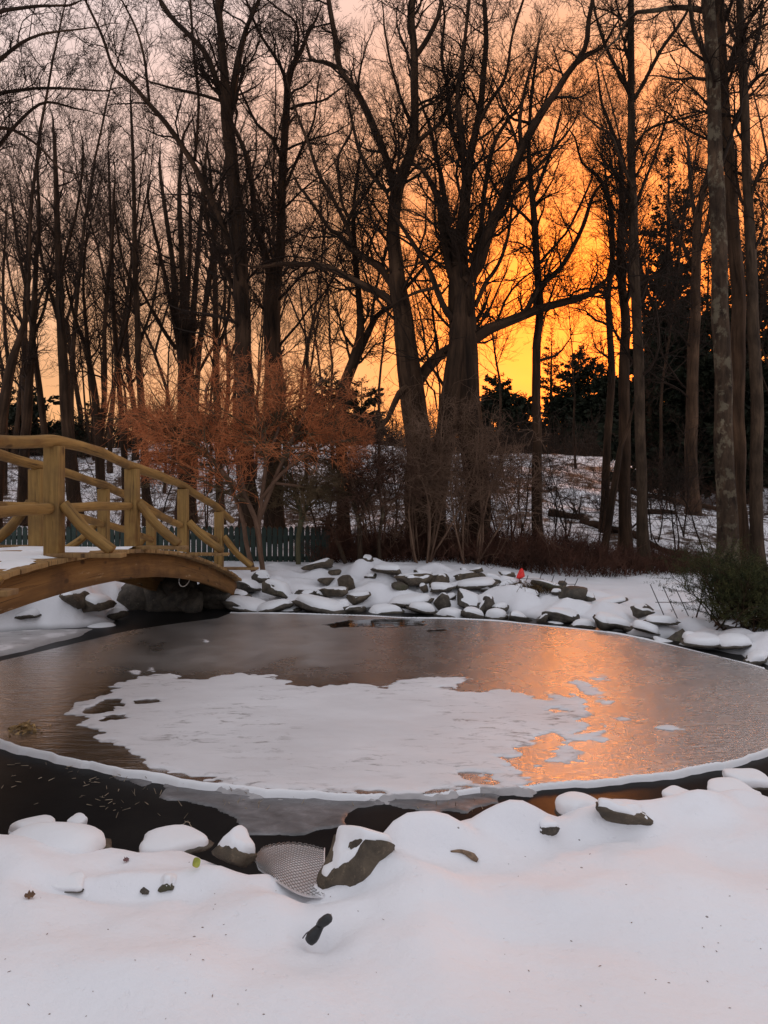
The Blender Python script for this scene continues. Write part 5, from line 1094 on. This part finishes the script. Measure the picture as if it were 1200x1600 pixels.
thicket('far_brush', 'dark band of brush along the crest of the wooded hill', 3000, lambda r, y, n: r.uniform(-.66, .66, n) * y, (47, 62), (1.4, 3.4), .035, M_twig_far, 50, .35, 4, 5)
thicket('undergrowth', 'red brown tangle of low undergrowth behind the far bank', 4200, (-1.4, 6.6), (14.4, 16.6), (.35, .72), .007, mat_twig('brush_red', (.036, .016, .010), (.115, .050, .032), 3), 51, .55, 4, 4)
thicket('hill_weeds', 'thin dry weed stems poking through the snow of the hillside', 2300, lambda r, y, n: r.uniform(-.6, .6, n) * y, (17, 36), (.3, 1.7), .0065, M_twig_brown, 52, .5, 4, 4)

# ---- shrubs in front of the trees
def shrub(name, label, cat, px, Y, base_n, hgt, wid, seed, mat_s, mat_t, stems=None, up=.5, per=(7, 6, 5), r0=.022, layered=0.0, mats_hi=None, hi=2.0, tr=.0032, lf1=(.3, .6), wb=.42):
    rng = np.random.default_rng(seed); x = (px - CX) / F * Y; g = gz(x, Y); root = thing(name, label, cat, (x, Y, g)); tr_ = MB()
    if stems is None:
        a = rng.uniform(0, 6.28, base_n); S0 = np.stack([.12 * np.cos(a), .12 * np.sin(a), -.1 + 0 * a], 1); D0 = np.stack([np.cos(a) * wid / hgt * rng.uniform(.2, 1, base_n), np.sin(a) * wid / hgt * rng.uniform(.2, 1, base_n), np.ones(base_n)], 1)
        P0, R0 = grow(rng, S0, D0, hgt * rng.uniform(.6, 1.0, base_n), np.full(base_n, r0), 8, .25, up, .7); tr_.add(*tubes(P0, R0, 6)); sets = [(P0, R0)]
    else:
        sets = []
        for pts in stems:
            Q = limb_pts(pts, Y, rng.uniform(-.3, .3), 12); P = Q[:, :3] - np.array([x, Y, g]); tr_.add(*tubes(P[None], Q[None, :, 3], 8)); sets.append((P[None], Q[None, :, 3]))
    tr_.build('stems', mat_s, root); c = MB(); c2 = MB()
    for P0, R0 in sets:
        P1, R1 = grow(rng, *sprout(rng, P0, R0, per[0], .35, (25, 75), lf1, .6, .006, layered), 6, .4, .05); c.add(*tubes(P1, R1, 4))
        P2_, R2 = grow(rng, *sprout(rng, P1, R1, per[1], .15, (25, 70), (.4, .75), .65, tr * 1.2, layered), 5, wb, .0); c.add(*tubes(P2_, R2, 3))
        P3, R3 = grow(rng, *sprout(rng, P2_, R2, per[2], .15, (25, 65), (.4, .8), .8, tr, layered), 3, wb, .0, .4)
        P4, R4 = grow(rng, *sprout(rng, P3, R3, 2, .2, (25, 60), (.4, .8), .9, tr * .85), 2, wb, 0, .3)
        for P, R in ((P3, R3), (P4, R4)):
            if mats_hi is None: c.add(*tubes(P, R, 3))
            else:
                m = P[:, 0, 2] > hi + .35 * noise3(P[:, 0], .8, seed); c2.add(*tubes(P[m], R[m], 3)); c.add(*tubes(P[~m], R[~m], 3))
    c.build('twigs', mat_t, root)
    if mats_hi is not None: o = c2.build('orange_twigs', mats_hi, root)
    return root
M_br = mat_twig('shrub_brown', (.09, .050, .032), (.19, .115, .075), 2)
M_st = mat_bark('maple_stem', (.10, .055, .035), (.24, .14, .09), 10, None, .4, .3)
M_or = mat_twig('maple_orange', (.28, .082, .030), (.66, .225, .085), 2.2); M_ol = mat_twig('maple_brown', (.045, .030, .016), (.14, .095, .05), 1.2)
MAPLE = [[(411, 893, 8), (405, 850, 8), (402, 820, 8), (385, 780, 7), (350, 740, 6), (310, 700, 5), (270, 670, 4), (235, 672, 3)], [(396, 893, 8), (385, 850, 7), (380, 815, 7), (365, 770, 6), (345, 730, 5), (300, 690, 4), (255, 690, 3)], [(403, 825, 8), (410, 770, 7), (415, 720, 6), (405, 660, 5), (385, 610, 4), (360, 585, 3)], [(404, 815, 7), (425, 760, 7), (450, 700, 6), (475, 650, 5), (490, 610, 4), (505, 590, 3)], [(408, 780, 6), (440, 740, 6), (480, 710, 5), (520, 690, 4), (548, 690, 3)], [(385, 785, 6), (370, 720, 6), (340, 660, 5), (320, 620, 4), (330, 590, 3)], [(412, 730, 6), (435, 670, 5), (445, 620, 4), (440, 580, 3)], [(430, 755, 5), (470, 760, 4), (505, 770, 3)], [(350, 742, 5), (320, 730, 4), (285, 730, 3), (240, 715, 2)]]
shrub('twiggy_maple', 'small garden maple with a haze of orange red twigs standing by the bridge end', 'shrub tree', 402, 13.3, 0, 0, 0, 61, M_st, M_ol, MAPLE, per=(19, 8, 5), layered=.5, mats_hi=M_or, hi=1.65, tr=.0031, lf1=(.22, .52), wb=.26)
shrub('twiggy_shrub', 'greenish grey twiggy shrub in front of the green fence, right of the maple', 'shrub', 470, 14.0, 0, 0, 0, 62, mat_bark('stem_green', (.07, .065, .035), (.17, .15, .085), 10), M_ol, [[(466, 882, 8), (466, 840, 7), (470, 800, 6), (460, 760, 5), (440, 730, 4)], [(466, 840, 6), (480, 790, 5), (505, 760, 4), (530, 745, 3)], [(470, 800, 5), (455, 770, 4), (430, 760, 3)]], per=(12, 7, 6), tr=.0034)
shrub('twiggy_shrub', 'spotted grey stemmed shrub leaning left before the leaning forked tree', 'shrub', 545, 14.1, 0, 0, 0, 63, M_bark_lichen, M_twig_brown, [[(563, 885, 8), (562, 850, 8), (560, 810, 7), (550, 780, 6), (535, 750, 5), (520, 720, 3)], [(540, 880, 7), (525, 840, 6), (515, 820, 5), (500, 812, 3)], [(562, 815, 6), (575, 780, 5), (590, 750, 4), (600, 715, 3)], [(594, 880, 6), (592, 840, 5), (598, 800, 5), (590, 760, 4), (592, 720, 3)]], per=(11, 7, 5))
shrub('twiggy_shrub', 'tall brown many-stemmed shrub in front of the big central tree', 'shrub', 660, 14.4, 11, 2.9, 1.3, 64, M_br, M_br, None, .35, (6, 6, 4))
shrub('twiggy_shrub', 'tall brown many-stemmed shrub in front of the twin-based tree', 'shrub', 735, 14.5, 10, 2.8, 1.0, 65, M_br, M_br, None, .35, (6, 6, 4))
shrub('twiggy_shrub', 'low brown shrub between the leaning forked tree and the big central tree', 'shrub', 590, 15.0, 8, 2.5, 1.2, 66, M_br, M_br, None, .3, (6, 5, 4))
shrub('twiggy_shrub', 'thin open shrub left of the slim tree in the yellow glow', 'shrub', 800, 15.6, 7, 2.4, 1.2, 67, M_twig_brown, M_br, None, .3, (6, 5, 3))
SAPL = [(718, 17.5, 3.0), (765, 16.2, 2.6), (803, 17.2, 3.1), (813, 19, 2.8), (893, 18.5, 3.4), (868, 17, 2.2), (925, 17.5, 2.0), (1022, 18, 2.4), (1060, 17.2, 2.6), (1075, 19, 3.0), (1112, 17.5, 3.2), (610, 17.6, 3.0), (575, 18.2, 3.4), (505, 18, 3.2), (330, 19, 3.0), (250, 18, 2.8), (62, 18, 3.0), (180, 18.5, 2.6)]
for k, (px, Y, h) in enumerate(SAPL):
    z = [i for i, (a, _) in enumerate(LM) if px >= a][-1]; same = [s for s in SAPL if [i for i, (a, _) in enumerate(LM) if s[0] >= a][-1] == z]; o_ = ', ' + ORD[sorted(same).index((px, Y, h))] + '' if len(same) > 1 else ''
    nm = LM[z][1].replace('behind the', 'growing by the'); shrub('sapling', f"thin bare sapling {nm}{o_}", 'sapling', px, Y, 2, h, .5, 400 + k, M_twig, M_twig, None, .3, (9, 5, 3), .022)['group'] = 'saplings on the woodland edge'

# ---- evergreen bush at the right
def yew():
    rng = np.random.default_rng(71); px, Y = 1168, 9.8; x = (px - CX) / F * Y; g = gz(x, Y); root = thing('evergreen_bush', 'dense dark evergreen bush at the right edge beside the wire trellis', 'bush', (x, Y, g))
    n = 90; a = rng.uniform(0, 6.28, n); S0 = np.stack([rng.normal(0, .25, n), rng.normal(0, .2, n), np.full(n, -.05)], 1); D0 = np.stack([np.cos(a) * .75 + .12, np.sin(a) * .6, rng.uniform(.35, 1.1, n)], 1)
    P0, R0 = grow(rng, S0, D0, rng.uniform(.5, 1.0, n), np.full(n, .012), 6, .3, .15); mb = MB(); mb.add(*tubes(P0, R0, 5))
    P1, R1 = grow(rng, *sprout(rng, P0, R0, 9, .3, (25, 65), (.3, .6), .6, .004), 4, .3, .2); mb.add(*tubes(P1, R1, 3)); mb.build('stems', M_bark_dark, root)
    P2_, R2 = grow(rng, *sprout(rng, P1, R1, 4, .2, (25, 60), (.45, .9), .7, .003), 4, .3, .2); Q = np.concatenate([P2_.reshape(-1, 5, 3), P1.reshape(-1, 5, 3)])
    M = len(Q); per = 26; idx = np.repeat(np.arange(M), per); s = rng.uniform(0, 1, M * per) * 4; i = np.minimum(s.astype(int), 3); f = (s - i)[:, None]; st = Q[idx, i] * (1 - f) + Q[idx, i + 1] * f; tg = unit(Q[idx, i + 1] - Q[idx, i])
    sd = unit(np.cross(tg, rng.normal(0, 1, tg.shape))); d = unit(tg * .6 + sd); L_ = rng.uniform(.018, .034, len(st)); w = unit(np.cross(d, rng.normal(0, 1, d.shape))) * .0030; e = st + d * L_[:, None]; mid = st * .5 + e * .5
    V = np.stack([st, mid + w, e, mid - w], 1).reshape(-1, 3); k = np.arange(len(st)) * 4
    mesh_np('foliage', V, [np.stack([k, k + 1, k + 2, k + 3], 1)], mat_twig('yew_needles', (.016, .022, .008), (.065, .062, .020), 5), root, False)
yew()

# ---- fallen logs on the hillside
def flog(label, p0, p1, w, Y0, Y1, seed, mid=None):
    rng = np.random.default_rng(seed); a = at(*p0, Y0); b = at(*p1, Y1); a[2] = gz(a[0], a[1]) + w / F * Y0 * .3; b[2] = gz(b[0], b[1]) + w / F * Y1 * .3
    P = np.linspace(a, b, 24); P[:, 2] = np.maximum(P[:, 2], height(P[:, 0], P[:, 1]) + w / F * Y0 * .3); P[:, 2] += .03 * noise3(P, .8, seed); r = w / 2 / F * (Y0 + Y1) / 2 * np.linspace(1.15, .7, 24) * (1 + .08 * noise3(P, 2, seed)); root = thing('fallen_log', label, 'log', (0, 0, 0), 'fallen logs on the snowy hillside')
    mb = MB(); mb.add(*tubes(P[None], r[None], 10, True)); 
    S0 = P[rng.integers(4, 22, 5)]; Pb, Rb = grow(rng, S0, np.stack([rng.normal(0, .6, 5), rng.normal(0, .6, 5), rng.uniform(.2, 1, 5)], 1), rng.uniform(.3, .9, 5), np.full(5, r.mean() * .3), 4, .3, 0); mb.add(*tubes(Pb, Rb, 5)); mb.build('trunk', M_bark_dark, root)
    Q = P[2:-2].copy(); Q[:, 2] += r[2:-2] * .62; mb = MB(); mb.add(*tubes(Q[None], (r[2:-2] * .62 * np.clip(.6 + noise3(Q, 1.2, seed + 3), .1, 1))[None], 8, True)); mb.build('snow_cap', M_snow, root)
flog('short thick fallen log left of the slim tree in the yellow glow', (770, 830), (824, 836), 14, 18.2, 18.0, 1)
flog('long dark fallen log sloping down to the right behind the slender pale tree', (912, 803), (1072, 850), 15, 20.5, 17.2, 2)
flog('thin fallen log lying level high on the slope behind the slender pale tree', (962, 752), (1160, 768), 9, 27, 25, 3)
flog('short fallen log lying on the slope right of the slim tree in the yellow glow', (858, 795), (912, 804), 12, 21.5, 21, 4)
flog('thin dark fallen log under the dark spruces on the slope', (1010, 800), (1055, 790), 9, 22, 22.5, 5)
